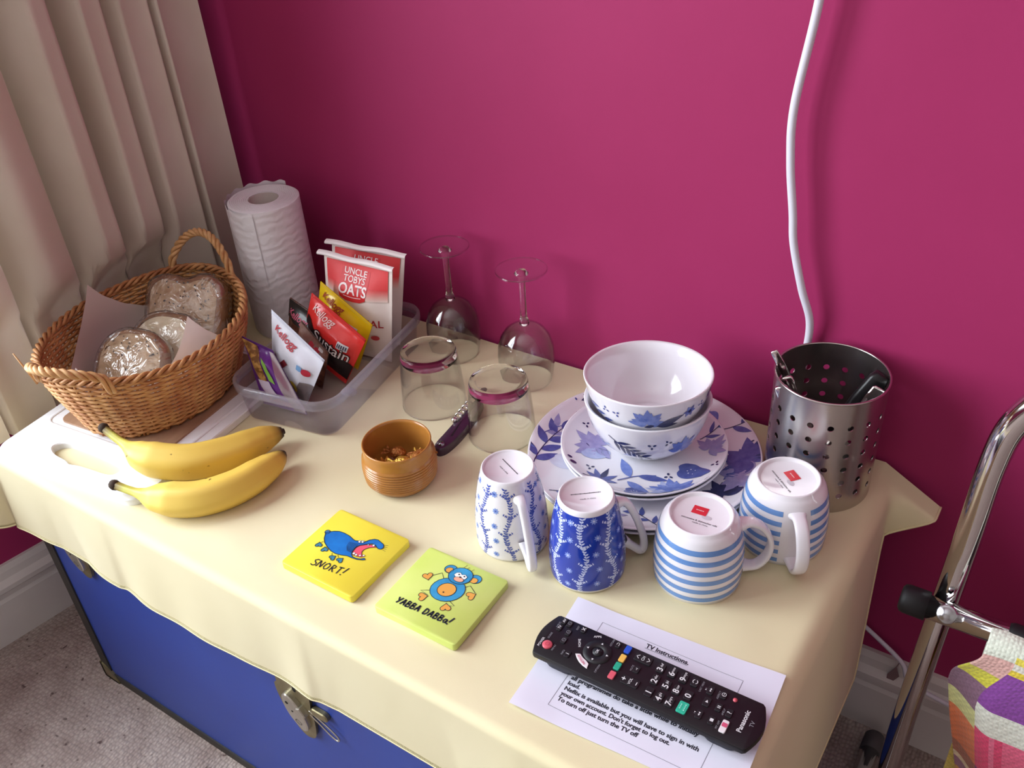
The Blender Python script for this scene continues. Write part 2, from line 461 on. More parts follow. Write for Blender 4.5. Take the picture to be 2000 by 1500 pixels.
for sy in (-1, 1):
    y0, y1 = sorted((sy * (hy + e), sy * (hy - 0.017)))
    strip('edge_binding', -hx + 0.017, hx - 0.017, y0, y1, 0.0, 0.016)
for sx in (-1, 1):
    x0, x1 = sorted((sx * (hx + e), sx * (hx - 0.017)))
    strip('edge_binding', x0, x1, -hy + 0.017, hy - 0.017, 0.0, 0.016)
def corner_cap(sx, sy):
    """pressed metal corner: three rounded plates meeting at the corner"""
    b = MB(); g = 0.0042; r = 0.034
    out = [(0, 0)] + [(r * (1 - 0.12 * math.sin(2 * a)) * math.cos(a), r * (1 - 0.12 * math.sin(2 * a)) * math.sin(a)) for a in [PI / 2 * k / 8 for k in range(9)]]
    for ax in range(3):
        vs = []
        for off in (0.0, g):
            for p, q in out:
                c = [0, 0, 0]; o1, o2 = [(1, 2), (0, 2), (0, 1)][ax]
                c[ax] = off; c[o1] = -p + g; c[o2] = -q + g
                vs.append((sx * (hx + c[0]), sy * (hy + c[1]), -(c[2]) + 0.004))
        n = len(out); fs = [tuple(range(n)), tuple(range(n, 2 * n))[::-1]] + [(i, (i + 1) % n, n + (i + 1) % n, n + i) for i in range(n)]
        b.add(vs, fs)
    return b.build('corner_cap', m_brass, tr, smooth=False)
corner_cap(-1, -1); corner_cap(1, -1)
# central hasp lock on the front face, local x across, z up; y is outwards
def lock(cx, cz, s=1.0, wire=True):
    yf = -hy - 0.0005
    fn = lambda dep: (lambda u, v: (cx + u * s, yf - dep, cz + v * s))
    def plate(name, poly, d0, d1, m, parent, bev=0.0012):
        b = MB(); lay = [(poly, d0), (poly, d1 - bev), (inset(poly, bev), d1)]
        n = len(poly); vs = [(cx + p[0] * s, yf - d, cz + p[1] * s) for pl, d in lay for p in pl]; fs = []
        for l in range(2):
            for i in range(n):
                j = (i + 1) % n; fs.append((l * n + i, l * n + j, (l + 1) * n + j, (l + 1) * n + i))
        for t in tessellate_polygon([[Vector((p[0], p[1], 0)) for p in lay[-1][0]]]):
            a, q, c = [lay[-1][0][i] for i in t]
            if (q[0] - a[0]) * (c[1] - a[1]) - (q[1] - a[1]) * (c[0] - a[0]) < 0: t = t[::-1]
            fs.append(tuple(2 * n + i for i in t))
        b.add(vs, fs); return b.build(name, m, parent, smooth=False)
    tongue = [(-.024, .05), (-.026, .028), (-.031, .020), (-.030, .002), (-.024, -.020), (-.013, -.040), (-.003, -.050), (.006, -.050), (.013, -.044), (.017, -.030), (.019, -.010), (.018, .008), (.020, .022), (.017, .05)][::-1]
    tongue = [(p.x, p.y) for p in catmull([(x, y, 0) for x, y in tongue], 4, True)]
    lk = plate('hasp_plate', tongue, 0.0, 0.0045, m_brass, tr)
    slab = [(p.x, p.y) for p in catmull([(x, y, 0) for x, y in [(-.019, .012), (-.012, .020), (-.002, .016), (.006, .004), (.012, -.018), (.010, -.030), (.002, -.033), (-.010, -.022), (-.018, -.006)]][::-1], 4, True)]
    plate('lock_face', slab, 0.0045, 0.0105, m_nickel, lk)
    plate('lever_tab', [(.002, .006), (.008, .009), (.015, -.002), (.009, -.006)][::-1], 0.0045, 0.012, m_nickel, lk)
    plate('slot', rrect(0.0045, 0.014, 0.002, 3, 0.0, 0.033), 0.0045, 0.0049, m_darkhole, lk, 0.0001)
    for px, py, r in ((-.012, .006, .0022), (-.006, -.005, .0014)):
        plate('key_hole', ell(px, py, r), 0.0105, 0.0108, m_darkhole, lk, 0.0001)
    b = MB(); c0 = (0.000, -.020); f = lambda u, v, l: (cx + u * s, yf - 0.0106 - l, cz + v * s)
    b.stroke(ell(c0[0], c0[1], .0045, .0030, -.4, 16), .0007, f, m_darkhole, closed=True); b.build('stamped_ring', None, lk)
    if wire:
        plate('side_lug', rrect(0.024, 0.012, 0.005, 4, 0.032, 0.008), 0.0, 0.006, m_brass, tr)
        P = [(cx + x, yf - 0.004, cz + z) for x, z in [(.016, .004), (.030, -.002), (.046, -.010), (.056, -.018), (.054, -.025), (.044, -.022), (.030, -.012), (.016, -.003)]]
        b = MB(); b.tube(catmull(P, 5), 0.0011, 8); b.build('wire_bail', m_nickel, tr)
    return lk
cxw = (TX0 + TX1) / 2
lock(-0.615 - cxw, T - 0.183, 1.05)
lock(-1.005 - cxw, T - 0.128, 0.95, False)
lock(-0.235 - cxw, T - 0.128, 0.95, False)

# ------------------------------------------------------------------ tablecloth
m_cloth = mat('pale_yellow_tablecloth', '#ebe1bb', 0.8, spec=0.2, col2='#e7dcb2', nscale=4, bump=0.22, bscale=1300, bdist=0.0003, sheen=0.15, transl=0.10)
m_stitch = mat('hem_stitching_thread', '#eadfb2', 0.85, bump=0.6, bscale=1500, bdist=0.0008)
CX0, CX1, CY0, CY1 = TX0 - 0.006, TX1 + 0.006, TY0 - 0.006, 0.9085
OF, OL, OR = 0.121, 0.10, 0.300
def cloth_pt(s, t):
    """s, t: cloth coordinates (metres) over the trunk top"""
    ox = max(0.0, s - CX1) - max(0.0, CX0 - s)      # signed overhang
    oy = max(0.0, CY0 - t)
    x = min(max(s, CX0), CX1); y = max(t, CY0); z = T
    w = noise.noise(Vector((s * 7, t * 9, 0))) * 0.0016 + noise.noise(Vector((s * 22 + 5, t * 26, 3))) * 0.0004
    wr = 0.0011 * math.sin((s * 0.55 + t) * 42 + 2.5 * noise.noise(Vector((s * 4, t * 4, 9))))
    R = 0.009
    def drop(d):      # arc over the edge, then straight down: returns (out, down)
        a = min(d / R, PI / 2)
        o_, dn = R * math.sin(a), R * (1 - math.cos(a))
        if d > R * PI / 2: dn += d - R * PI / 2
        return o_, dn
    if ox == 0 and oy == 0:
        e_ = min(s - CX0, CX1 - s, t - CY0)
        return (x, y, z + (w + wr) * sm(0, 0.05, e_) * 0.7)
    ax = abs(ox); sg = 1 if ox > 0 else -1
    if ax > 0 and oy == 0:
        o_, dn = drop(ax)
        if sg > 0:      # right side: hangs, but stands out as a flap at the wall end
            k1 = sm(0.832, 0.858, y); k = sm(0.856, 0.885, y); R2 = 0.020
            l = ax / OR * (OR * (1 - k1) + 0.074 * k1)
            a = min(l / R2, PI / 2); o_ = R2 * math.sin(a); dn = R2 * (1 - math.cos(a))
            if l > R2 * PI / 2: dn += (l - R2 * PI / 2) * 0.995; o_ += (l - R2 * PI / 2) * 0.03
            th = math.radians(22)
            oo = o_ * (1 - k) + l * math.cos(th) * k
            dd = dn * (1 - k) + l * math.sin(th) * k
            return (x + oo, y - 0.014 * k * (ax / OR) + 0.003 * math.sin(y * 31) * (1 - k1) * ax / OR, z - dd)
        fl = math.radians(50)
        return (x - (o_ + max(0, ax - 0.012) * math.cos(fl)), y, z - (dn * 0.25 + max(0, ax - .012) * math.sin(fl) * 0.85) + 0.004 * math.sin(y * 30) * ax / OL)
    if oy > 0 and ax == 0:
        o_, dn = drop(oy); k = oy / OF
        fold = (0.006 * math.sin(s * 17 + 1.0 + 1.6 * math.sin(s * 5.3)) + 0.004 * math.sin(s * 41 + 2) * noise.noise(Vector((s * 6, 0, 4))) * 2) * k ** 1.3
        for fx, fa in ((-0.565, 0.003), (-0.885, 0.003), (-0.30, 0.003)):
            d = s - fx
            fold += fa * math.exp(-(d / (0.03 if d < 0 else 0.008)) ** 2) * k
        return (x, y - o_ - max(0.0, fold + 0.004 * k), z - dn)
    # corner quadrant: a flared cone
    a, c = ax, oy; rr = math.hypot(a, c); ph = math.atan2(c, a); fl = 0.42 * math.sin(2 * ph)
    oo = R + rr * fl; dd = rr * math.sqrt(max(0, 1 - fl * fl)) * 0.93
    if sg < 0:
        k = math.cos(ph) ** 2
        oo = oo * (1 - k) + (R + a * 0.62) * k; dd = dd * (1 - k) + (a * 0.72) * k
    return (x + sg * oo * math.cos(ph) , y - oo * math.sin(ph), z - dd)
s0, s1, t0, t1 = CX0 - OL, CX1 + OR, CY0 - OF, CY1
b = MB(); b.grid(lambda u, v: cloth_pt(s0 + (s1 - s0) * u, t0 + (t1 - t0) * v), 260, 230)
clo = tag(b.build('tablecloth', m_cloth), 'pale yellow cloth draped over the blue trunk', 'tablecloth')
b = MB()
path = [cloth_pt(s0 + (s1 - s0) * i / 420, t0) for i in range(421)] + [cloth_pt(s1, t0 + (t1 - t0) * i / 150) for i in range(1, 151)]
b.tube([(p[0], p[1] - 0.0004, p[2]) for p in path], 0.0014, 6)
zig = []
for i in range(0, 1680):
    s_ = s0 + (s1 - s0) * i / 1680; p = cloth_pt(s_, t0 + (0.0 if i % 2 else 0.0045)); zig.append((p[0], p[1] - 0.0008, p[2]))
b.tube(zig, 0.00045, 4)
b.build('overlocked_hem', m_stitch, clo)
# ------------------------------------------------------------------ white cutting board with brown area
m_board = mat('white_board_plastic', '#eef0f4', 0.35)
m_brown = mat('brown_board_area', '#a9876d', 0.5, col2='#9c7a61', nscale=14, stretch=(6, 1, 1))
bd = thing('cutting_board', 'white plastic cutting board with grip slot and brown area under the basket', 'cutting board', (-0.985, 0.603, T), math.radians(6.0))
BW, BL = 0.252, 0.330
slot = [(p.x, p.y) for p in catmull([(x, y, 0) for x, y in [(-.065, -.167), (-.056, -.1555), (-.0285, -.1524), (.0113, -.1544), (.0438, -.1585), (.0535, -.167), (.0517, -.1764), (.0382, -.1795), (.0175, -.1800), (-.0027, -.1812), (-.0161, -.1835), (-.0264, -.1802), (-.0507, -.1765)]], 4, True)]
def plate_with_hole(b, outer, hole, z0, z1, bev):
    """ring-shaped slab: outer outline and one hole, both with chamfered top edges"""
    lo = [(outer, z0), (outer, z1 - bev), (inset(outer, bev * .8), z1)]
    hi = [(hole, z0), (hole, z1 - bev), (inset(hole, -bev * .8), z1)]
    vs = [(p[0], p[1], z) for pl, z in lo for p in pl]; n = len(outer); fs = []
    for l in range(2):
        for i in range(n):
            j = (i + 1) % n; fs.append((l * n + i, l * n + j, (l + 1) * n + j, (l + 1) * n + i))
    b.add(vs, fs)
    n = len(hole); vs = [(p[0], p[1], z) for pl, z in hi for p in pl]; fs = []
    for l in range(2):
        for i in range(n):
            j = (i + 1) % n; fs.append((l * n + i, (l + 1) * n + i, (l + 1) * n + j, l * n + j))
    b.add(vs, fs)
    for z, o_, h_, up in ((z1, lo[2][0], hi[2][0], True), (z0, outer, hole, False)):
        loops = [[Vector((p[0], p[1], 0)) for p in o_], [Vector((p[0], p[1], 0)) for p in h_[::-1]]]
        pts = [(p.x, p.y, z) for lp in loops for p in lp]
        fs = []
        for t in tessellate_polygon(loops):
            A, B, C = [pts[i] for i in t]
            ccw = (B[0] - A[0]) * (C[1] - A[1]) - (B[1] - A[1]) * (C[0] - A[0]) > 0
            fs.append(tuple(t) if ccw == up else tuple(t[::-1]))
        b.add(pts, fs)
def ccw(poly):
    a = sum(p[0] * q[1] - q[0] * p[1] for p, q in zip(poly, poly[1:] + poly[:1])); return poly if a > 0 else poly[::-1]
b = MB(); plate_with_hole(b, rrect(BW, BL, 0.022, 8, -.008, -.040), ccw(slot), 0.0, 0.010, 0.0015)
b.build('slab', m_board, bd, autos=35)
b = MB()
gr = rrect(0.219, 0.240, 0.014, 8, -.0095, -.014)
pathg = [(p[0], p[1], 0.0102) for p in gr]
b.tube(pathg, 0.0030, 8, closed=True, flat=0.35, up=(0, 0, 1)); b.build('raised_lip', m_board, bd)
b = MB(); b.prism(rrect(0.184, 0.222, 0.012, 8, -.0100, -.014), 0.0098, 0.0122, bevel=0.0006); b.build('brown_area', m_brown, bd, smooth=False)  # thin brown rounded rectangle over the middle of the white slab

# ------------------------------------------------------------------ wicker basket
m_wick = mat('willow_wicker', '#d8a76c', 0.55, col2='#b5794a', nscale=38, ndetail=5, bump=0.3, bscale=300, bdist=0.0006)
m_wickd = mat('willow_wicker_rim', '#c8945f', 0.5, col2='#a0673c', nscale=60, ndetail=5, bump=0.3, bscale=400, bdist=0.0005)
BZ = T + 0.0122
bk = thing('wicker_basket', 'oval wicker basket with two rope handles holding wrapped bread', 'basket', (-1.010, 0.590, BZ), math.radians(105))
BA, BB, BH = 0.146, 0.121, 0.096       # rim half axes, height
def bas(h):                             # half axes at relative height h
    k = 0.80 + 0.20 * sm(-0.15, 1.0, h) ** 0.9
    return BA * k, BB * (k - 0.02 * (1 - h))
NST = 44
def rimz(a): return 0.010 * abs(math.cos(a)) ** 4        # ends rise a little towards the handles
b = MB(); rows = 27
for r in range(rows):
    h = (r + 0.5) / rows; A_, B_ = bas(h); P = []
    n = NST * 6; jit = random.uniform(0, 6.28)
    for i in range(n):
        a = 2 * PI * i / n
        w = 0.0021 * math.sin(a * NST / 2 + PI * (r % 2)) + 0.0005 * noise.noise(Vector((a * 5, r, 0)))
        z = 0.004 + h * (BH - 0.006) + rimz(a) * h + 0.0008 * noise.noise(Vector((a * 2.5 + jit, r * 3.1, 7)))
        P.append(((A_ + w) * math.cos(a), (B_ + w) * math.sin(a), z))
    b.tube(P, 0.00195, 6, closed=True)
b.build('woven_side', m_wick, bk)
b = MB()
for k in range(NST):
    a = 2 * PI * (k + 0.5) / NST; P = []
    for j in range(7):
        A_, B_ = bas(j / 6); P.append((A_ * math.cos(a), B_ * math.sin(a), 0.002 + (BH - 0.002) * j / 6 + rimz(a) * j / 6))
    b.tube(P, 0.0017, 6)
b.build('stakes', m_wickd, bk)['kind'] = 'stuff'
b = MB(); A_, B_ = bas(0.0)
for k in range(22):
    y = -B_ + 2 * B_ * (k + .5) / 22; L_ = A_ * math.sqrt(max(0, 1 - (y / B_) ** 2))
    b.tube([(-L_ + 2 * L_ * j / 24, y, 0.004 + 0.0012 * math.sin(j * PI + PI * (k % 2))) for j in range(25)], 0.0032, 6)
b.build('woven_base', m_wick, bk)
for q in range(3):                       # plaited rim: three strands wound round each other
    b = MB(); n = 360; P = []
    for i in range(n):
        a = 2 * PI * i / n; ph = a * 22 + q * 2 * PI / 3
        rr = 0.0034 * math.cos(ph); zz = 0.0034 * math.sin(ph)
        P.append(((BA + rr) * math.cos(a), (BB + rr) * math.sin(a), BH + 0.001 + rimz(a) + zz))
    b.tube(P, 0.0025, 7, closed=True); b.build('rim_strand', m_wickd, bk)
m_wickh = mat('willow_wicker_handle', '#dcb27e', 0.5, col2='#be8a55', nscale=70, ndetail=4, bump=0.3, bscale=400, bdist=0.0005)
for sx in (-1, 1):
    span = 0.45 if sx < 0 else 0.42; hh = 0.030 if sx < 0 else 0.052; lean = 0.022 if sx < 0 else 0.006
    core = []
    for i in range(61):
        u = i / 60; a = (PI if sx < 0 else 0) + (u * 2 - 1) * span
        lift = math.sin(PI * u) ** 0.62 * hh
        core.append(Vector(((BA + 0.002 + lean * math.sin(PI * u)) * math.cos(a), (BB + 0.002 + lean * math.sin(PI * u)) * math.sin(a), BH - 0.012 + rimz(a) + lift + 0.012 * sm(0, .15, math.sin(PI * u)))))
    b = MB()
    for q in range(3):
        P = []
        for i, c in enumerate(core):
            t = (core[min(i + 1, 60)] - core[max(i - 1, 0)]).normalized(); n1 = t.cross(Vector((0, 0, 1))).normalized(); n2 = t.cross(n1)
            ph = i * 0.52 + q * 2 * PI / 3
            P.append(c + n1 * 0.0034 * math.cos(ph) + n2 * 0.0034 * math.sin(ph))
        b.tube(P, 0.0029, 7)
    b.build('handle', m_wickh, bk)
# loose cane ends by the front handle
for P_, r_ in (([(-BA * .93, 0.060, BH - .01), (-BA * .95, 0.066, BH + .014), (-BA * .97, 0.071, BH + .036)], [0.0016, 0.0013, 0.0008]), ([(-BA * .97, -0.055, BH - .006), (-BA * 1.03, -0.058, BH + .004), (-BA * 1.07, -0.060, BH + .008)], [0.0018, 0.0014, 0.0008])):
    b = MB(); b.tube(P_, r_, 6); b.build('loose_cane_end', m_wickh, bk)

# parchment sheet lining the basket
m_parch = mat('baking_paper', '#e6d9d2', 0.6, bump=0.15, bscale=60, bdist=0.002, transl=0.25)
th = math.radians(105)
def parch(u, v):
    x, y = (u - .5) * 0.30, (v - .5) * 0.27
    c, s_ = math.cos(0.62), math.sin(0.62); X, Y = x * c - y * s_, x * s_ + y * c
    A_, B_ = BA - 0.012, BB - 0.012
    r = math.hypot(X / A_, Y / B_)
    f = 1.0 if r < 0.78 else min(0.78 + (r - 0.78) * 0.22, 0.865) / r
    z = 0.010 + 0.145 * max(0.0, r - 0.80) * (1 - 0.25 * max(0, r - 1.15)) + 0.002 * noise.noise(Vector((x * 30, y * 30, 2)))
    return (X * f, Y * f, z)
b = MB(); b.grid(parch, 60, 60)
pb = b.build('baking_paper_sheet', m_parch, None); pb.location = (-1.010, 0.590, BZ); pb.rotation_euler = (0, 0, th)
tag(pb, 'crumpled sheet of pale baking paper lining the wicker basket', 'baking paper')

# wrapped bread
m_crust = mat('bread_crust', '#a87a4e', 0.8, col2='#7d5230', nscale=40, bump=0.5, bscale=160, bdist=0.002)
m_crumb = mat('seeded_bread_crumb', '#cdb190', 0.9, col2='#b08f6a', nscale=70, ndetail=6, bump=0.6, bscale=260, bdist=0.0015)
m_crumbw = mat('white_bread_crumb', '#e4d6bd', 0.9, col2='#d6c4a4', nscale=50, ndetail=5, bump=0.5, bscale=240, bdist=0.0012)
m_seed = mat('dark_seed', '#2e2119', 0.6)
m_film = clear_mat('cling_film', gloss=3.4, rough=0.13, haze=0.06, hazecol='#ffffff', ior=1.5, bump=1.0, bscale=30, bdist=0.007)
def bread(label, loc, rot, w, h, thick, lobes, crumb, seeds, wrapg=0.0025):
    t = thing('wrapped_bread', label, 'bread', loc, 0, 'wrapped breads in the basket'); t.rotation_euler = rot
    pts = []
    n = 56
    for i in range(n):
        a = 2 * PI * i / n; x, y = math.cos(a), math.sin(a)
        p = 3.2
        k = (abs(x) ** p + abs(y) ** p) ** (-1 / p)
        X, Y = x * k * w / 2, y * k * h / 2
        if Y > 0:
            if lobes: Y *= 1.0 - 0.16 * math.exp(-(X / (w * .14)) ** 2); X *= 1.0 + 0.07 * (Y / (h / 2))
            else: Y *= 1.0 - 0.30 * (abs(X) / (w / 2)) ** 2.2
        pts.append((X, Y + h / 2))
    def body(g, name, m, parent, rough=0.0):
        b = MB(); d = thick / 2 + g; lay = []
        for off, ins in ((-d, 0.007), (-d + .003, 0.002), (-d + .007, 0.0), (d - .007, 0.0), (d - .003, 0.002), (d, 0.007)):
            lay.append((inset(pts, ins - g), off))
        N_ = len(pts)
        vs = []
        for pl, off in lay:
            for p in pl:
                q = noise.noise(Vector((p[0] * 45, p[1] * 45, off * 45 + loc[0] * 99))) * rough
                vs.append((p[0] * (1 + q), off + q * 0.02, p[1] * (1 + q * .6)))
        fs = []
        for l in range(len(lay) - 1):
            for i in range(N_):
                j = (i + 1) % N_; fs.append((l * N_ + i, (l + 1) * N_ + i, (l + 1) * N_ + j, l * N_ + j))
        b.add(vs, fs)
        return b, lay, N_, vs
    b, lay, N_, vs = body(0, 'crust', m_crust, t, 0.02)
    b.build('crust', m_crust, t)
    for sg, l in ((-1, 0), (1, 5)):
        pl = lay[l][0]; y = lay[l][1] - sg * 0.0003
        c = MB(); rings = [1.0, 0.75, 0.5, 0.25]; cxy = (0, h / 2); vv = []
        for q in rings:
            for p in pl: vv.append((cxy[0] + (p[0] - cxy[0]) * q, y - 0.0004 * sg * (1 - q), cxy[1] + (p[1] - cxy[1]) * q))
        vv.append((cxy[0], y, cxy[1])); ff = []
        for k in range(3):
            for i in range(N_):
                j = (i + 1) % N_; f = (k * N_ + i, k * N_ + j, (k + 1) * N_ + j, (k + 1) * N_ + i); ff.append(f if sg < 0 else f[::-1])
        for i in range(N_):
            f = (3 * N_ + i, 3 * N_ + (i + 1) % N_, 4 * N_); ff.append(f if sg < 0 else f[::-1])
        c.add(vv, ff); c.build('cut_face', crumb, t)
    if seeds:
        c = MB()
        for k in range(seeds):
            x = random.uniform(-.4, .4) * w; z = h * random.uniform(.08, .88)
            f = lambda u, v, l: (u, -thick / 2 - 0.0006 - l, v)
            c.shape(ell(x, z, random.uniform(.0008, .0022), random.uniform(.0007, .0014), random.uniform(0, 3), 8), f, m_seed, 0.0001)
        c.build('seeds', None, t)['kind'] = 'stuff'
    b, lay, N_, vs = body(wrapg, 'film', m_film, t, 0.05)
    ncap = [tuple(range(N_)), tuple(range(5 * N_, 6 * N_))[::-1]]
    b.add([], []); 
    b.f += [ncap[0], ncap[1]]; b.m += [0, 0]
    b.build('cling_film', m_film, t, smooth=True, autos=50)
    return t
# leaning slices, the front faces turned to the window and up
bread('seeded bread slice in shiny cling film leaning at the handle end of the basket', (-1.002, 0.527, BZ + 0.014), (math.radians(-44), 0, math.radians(20)), 0.104, 0.098, 0.020, False, m_crumb, 46)
bread('pale round white bread slice in cling film between two darker breads', (-1.000, 0.584, BZ + 0.022), (math.radians(-42), 0, math.radians(18)), 0.104, 0.088, 0.016, False, m_crumbw, 0)
bread('thick double-topped seeded bread in cling film by the paper towel roll', (-1.017, 0.642, BZ + 0.026), (math.radians(-38), 0, math.radians(24)), 0.112, 0.106, 0.034, True, m_crumb, 60)

# ------------------------------------------------------------------ bananas
def banana_mat():
    m = bpy.data.materials.new('banana_peel'); m.use_nodes = True
    nt = m.node_tree; N = nt.nodes; L = nt.links; p = N['Principled BSDF']; p.inputs['Roughness'].default_value = 0.42
    p.inputs['Specular IOR Level'].default_value = 0.35
    at = N.new('ShaderNodeAttribute'); at.attribute_name = 'along'
    r = N.new('ShaderNodeValToRGB'); e = r.color_ramp.elements
    e[0].position = 0.0; e[0].color = lin('#4d3624'); e[1].position = 0.035; e[1].color = lin('#9a8a4a')
    for pos, c in ((0.07, '#b9b653'), (0.17, '#cfc15a'), (0.24, '#e8cb66'), (0.6, '#e3c058'), (0.93, '#d9b450'), (0.97, '#a98a3a'), (0.992, '#3b2c20')):
        q = e.new(pos); q.color = lin(c)
    L.new(at.outputs['Fac'], r.inputs[0])
    tc = N.new('ShaderNodeTexCoord'); n = N.new('ShaderNodeTexNoise'); n.inputs['Scale'].default_value = 95; n.inputs['Detail'].default_value = 3
    L.new(tc.outputs['Object'], n.inputs['Vector'])
    r2 = N.new('ShaderNodeValToRGB'); e = r2.color_ramp.elements
    e[0].position = 0.70; e[0].color = (0, 0, 0, 1); e[1].position = 0.745; e[1].color = (1, 1, 1, 1)
    L.new(n.outputs['Fac'], r2.inputs[0])
    mx = N.new('ShaderNodeMix'); mx.data_type = 'RGBA'; mx.inputs['B'].default_value = lin('#5a4022')
    L.new(r2.outputs[0], mx.inputs['Factor']); L.new(r.outputs[0], mx.inputs['A']); L.new(mx.outputs['Result'], p.inputs['Base Color'])
    return m
m_ban = banana_mat(); m_btip = mat('banana_dry_end', '#3a2b20', 0.85, bump=0.6, bscale=300, bdist=0.001)
def banana(label, pts, rmax, twist):
    o3 = Vector(pts[2]); path = [p - o3 for p in catmull(pts, 10)]; n = len(path)
    acc = [0.0]
    for i in range(1, n): acc.append(acc[-1] + (path[i] - path[i - 1]).length)
    prof = [(0, .0052), (.06, .0048), (.13, .0052), (.18, .0080), (.25, .78 * rmax), (.34, rmax), (.62, rmax), (.8, .93 * rmax), (.9, .76 * rmax), (.96, .52 * rmax), (1, .0062)]
    vs = []; al = []; seg = 25; nrm = Vector((0, 0, 1))
    for i in range(n):
        t = (path[min(i + 1, n - 1)] - path[max(i - 1, 0)]).normalized(); nn = (nrm - t * t.dot(nrm)).normalized(); bb = t.cross(nn)
        u = acc[i] / acc[-1]; r = interp(prof, u)
        for k in range(seg):
            a = 2 * PI * k / seg + twist
            rr = r * (1 + 0.055 * math.cos(5 * a) - 0.012 * math.cos(10 * a))
            vs.append(path[i] + nn * rr * math.cos(a - twist) + bb * rr * math.sin(a - twist)); al.append(u)
    fs = [(i * seg + k, i * seg + (k + 1) % seg, (i + 1) * seg + (k + 1) % seg, (i + 1) * seg + k) for i in range(n - 1) for k in range(seg)]
    fs += [tuple(range(seg))[::-1], tuple((n - 1) * seg + k for k in range(seg))]
    t_ = thing('banana', label, 'banana', (o3.x, o3.y, o3.z), 0, 'pair of bananas')
    b = MB(); b.add(vs, fs); o = b.build('peel', m_ban, t_)
    at = o.data.attributes.new('along', 'FLOAT', 'POINT'); at.data.foreach_set('value', al)
    b = MB(); d = (path[0] - path[2]).normalized()
    b.tube([path[0] - d * .002, path[0] + d * .003, path[0] + d * .007], [.0056, .0066, .0050], 9); b.build('cut_stem', m_btip, t_)
    d = (path[-1] - path[-3]).normalized(); b = MB(); b.tube([path[-1] - d * .001, path[-1] + d * .003], [.0047, .0034], 9); b.build('blossom_end', m_btip, t_)
    return t_
Z = T
banana('ripe banana lying across the edge of the white cutting board', [(-.9424, .4576, Z + .052), (-.9105, .4563, Z + .044), (-.8703, .4591, Z + .035), (-.8271, .4827, Z + .029), (-.8011, .5225, Z + .025), (-.7864, .5672, Z + .0225), (-.7790, .5870, Z + .021)], 0.0215, 0.2)
banana('ripe banana with brown flecks lying on the cloth in front of the other banana', [(-.8756, .4129, Z + .024), (-.8452, .4180, Z + .022), (-.8120, .4270, Z + .0205), (-.7743, .4480, Z + .0203), (-.7510, .4850, Z + .0202), (-.7440, .5300, Z + .0202), (-.7475, .5560, Z + .020)], 0.0205, 0.9)

# ------------------------------------------------------------------ paper towel roll
m_ptow = mat('embossed_paper_towel', '#f1eef2', 0.85, bump=0.5, bscale=34, bdist=0.0012, tex='wave', transl=0.12, stretch=(1, 1, 0.8))
m_ptop = mat('paper_towel_layers', '#eeeaee', 0.9, bump=0.5, bscale=500, bdist=0.001)
m_card = mat('grey_cardboard_core', '#b9ada6', 0.8)
pt = thing('paper_towel_roll', 'white embossed paper towel roll standing by the curtain', 'paper towel', (-0.990, 0.813, T))
PH, PR = 0.203, 0.0500
b = MB(); b.lathe([(0.0215, 0.0), (PR, 0.0), (PR, PH * .5), (PR, PH - .001), (PR - .0012, PH), (0.0215, PH), (0.0215, PH * .5), (0.0215, 0.0)], 72)
b.build('roll_body', m_ptow, pt, autos=50)
b = MB()
for k in range(9):
    r = 0.025 + k * 0.0027; b.tube([(r * math.cos(a), r * math.sin(a), PH + .0001) for a in [2 * PI * i / 60 for i in range(60)]], 0.00045, 5, closed=True)
b.build('layer_edges', m_ptop, pt)
b = MB(); b.lathe([(0.0214, 0.002), (0.0214, PH - .001), (0.0200, PH - .001), (0.0200, 0.002), (0.0214, 0.002)], 48); b.build('core', m_card, pt)
def sheet(u, v):       # loose outer sheet, standing off on the curtain side
    a = math.radians(-62) - u * math.radians(190)
    off = 0.0012 + 0.0155 * sm(0.25, 0.80, u) + 0.001 * noise.noise(Vector((u * 9, v * 3, 1)))
    r = PR + off
    return (r * math.cos(a), r * math.sin(a), 0.001 + v * (PH - 0.003 + 0.0016 * math.sin(u * 60)))
b = MB(); b.grid(sheet, 90, 20); b.build('loose_sheet', m_ptow, pt)
# ------------------------------------------------------------------ clear plastic tub
m_tub = clear_mat('frosted_clear_plastic', tint='#f4f2f6', gloss=0.9, rough=0.10, haze=0.09, hazecol='#e9e7ef', ior=1.42)
m_tubrim = clear_mat('frosted_clear_plastic_rim', tint='#f0eef4', gloss=1.0, rough=0.10, haze=0.22, hazecol='#ecebf2', ior=1.45)
TUBC = (-0.8215, 0.7310); TUBA = math.radians(9.5)
tub = thing('plastic_tub', 'clear plastic food tub full of cereal sachets', 'tub', (TUBC[0], TUBC[1], T), TUBA)
TW, TL, TH = 0.160, 0.258, 0.058
def tubring(ins, r): return rrect(TW - 2 * ins, TL - 2 * ins, max(r - ins, .006), 8)
b = MB(); lay = [(tubring(.013, .030), 0.0006), (tubring(.0105, .032), 0.003), (tubring(.004, .033), TH - .011), (tubring(.0035, .033), TH - .006)]
n = len(lay[0][0])
for g, fl in ((0.0, False), (0.0011, True)):
    vs = [(p[0], p[1], z + (g if k == 0 else 0)) for k, (pl, z) in enumerate(lay) for p in inset(pl, g)]
    fs = []
    for l in range(3):
        for i in range(n):
            j = (i + 1) % n; f = (l * n + i, l * n + j, (l + 1) * n + j, (l + 1) * n + i); fs.append(f[::-1] if fl else f)
    fs.append(tuple(range(n)) if fl else tuple(range(n))[::-1])
    b.add(vs, fs)
b.build('tub_wall', m_tub, tub, autos=40)
b = MB(); prof = [(.0035, TH - .012), (-.0005, TH - .012), (-.0012, TH - .006), (-.0012, TH - .001), (.0002, TH + .0008), (.0032, TH + .0008), (.0040, TH - .001), (.0045, TH - .007), (.0035, TH - .012)]
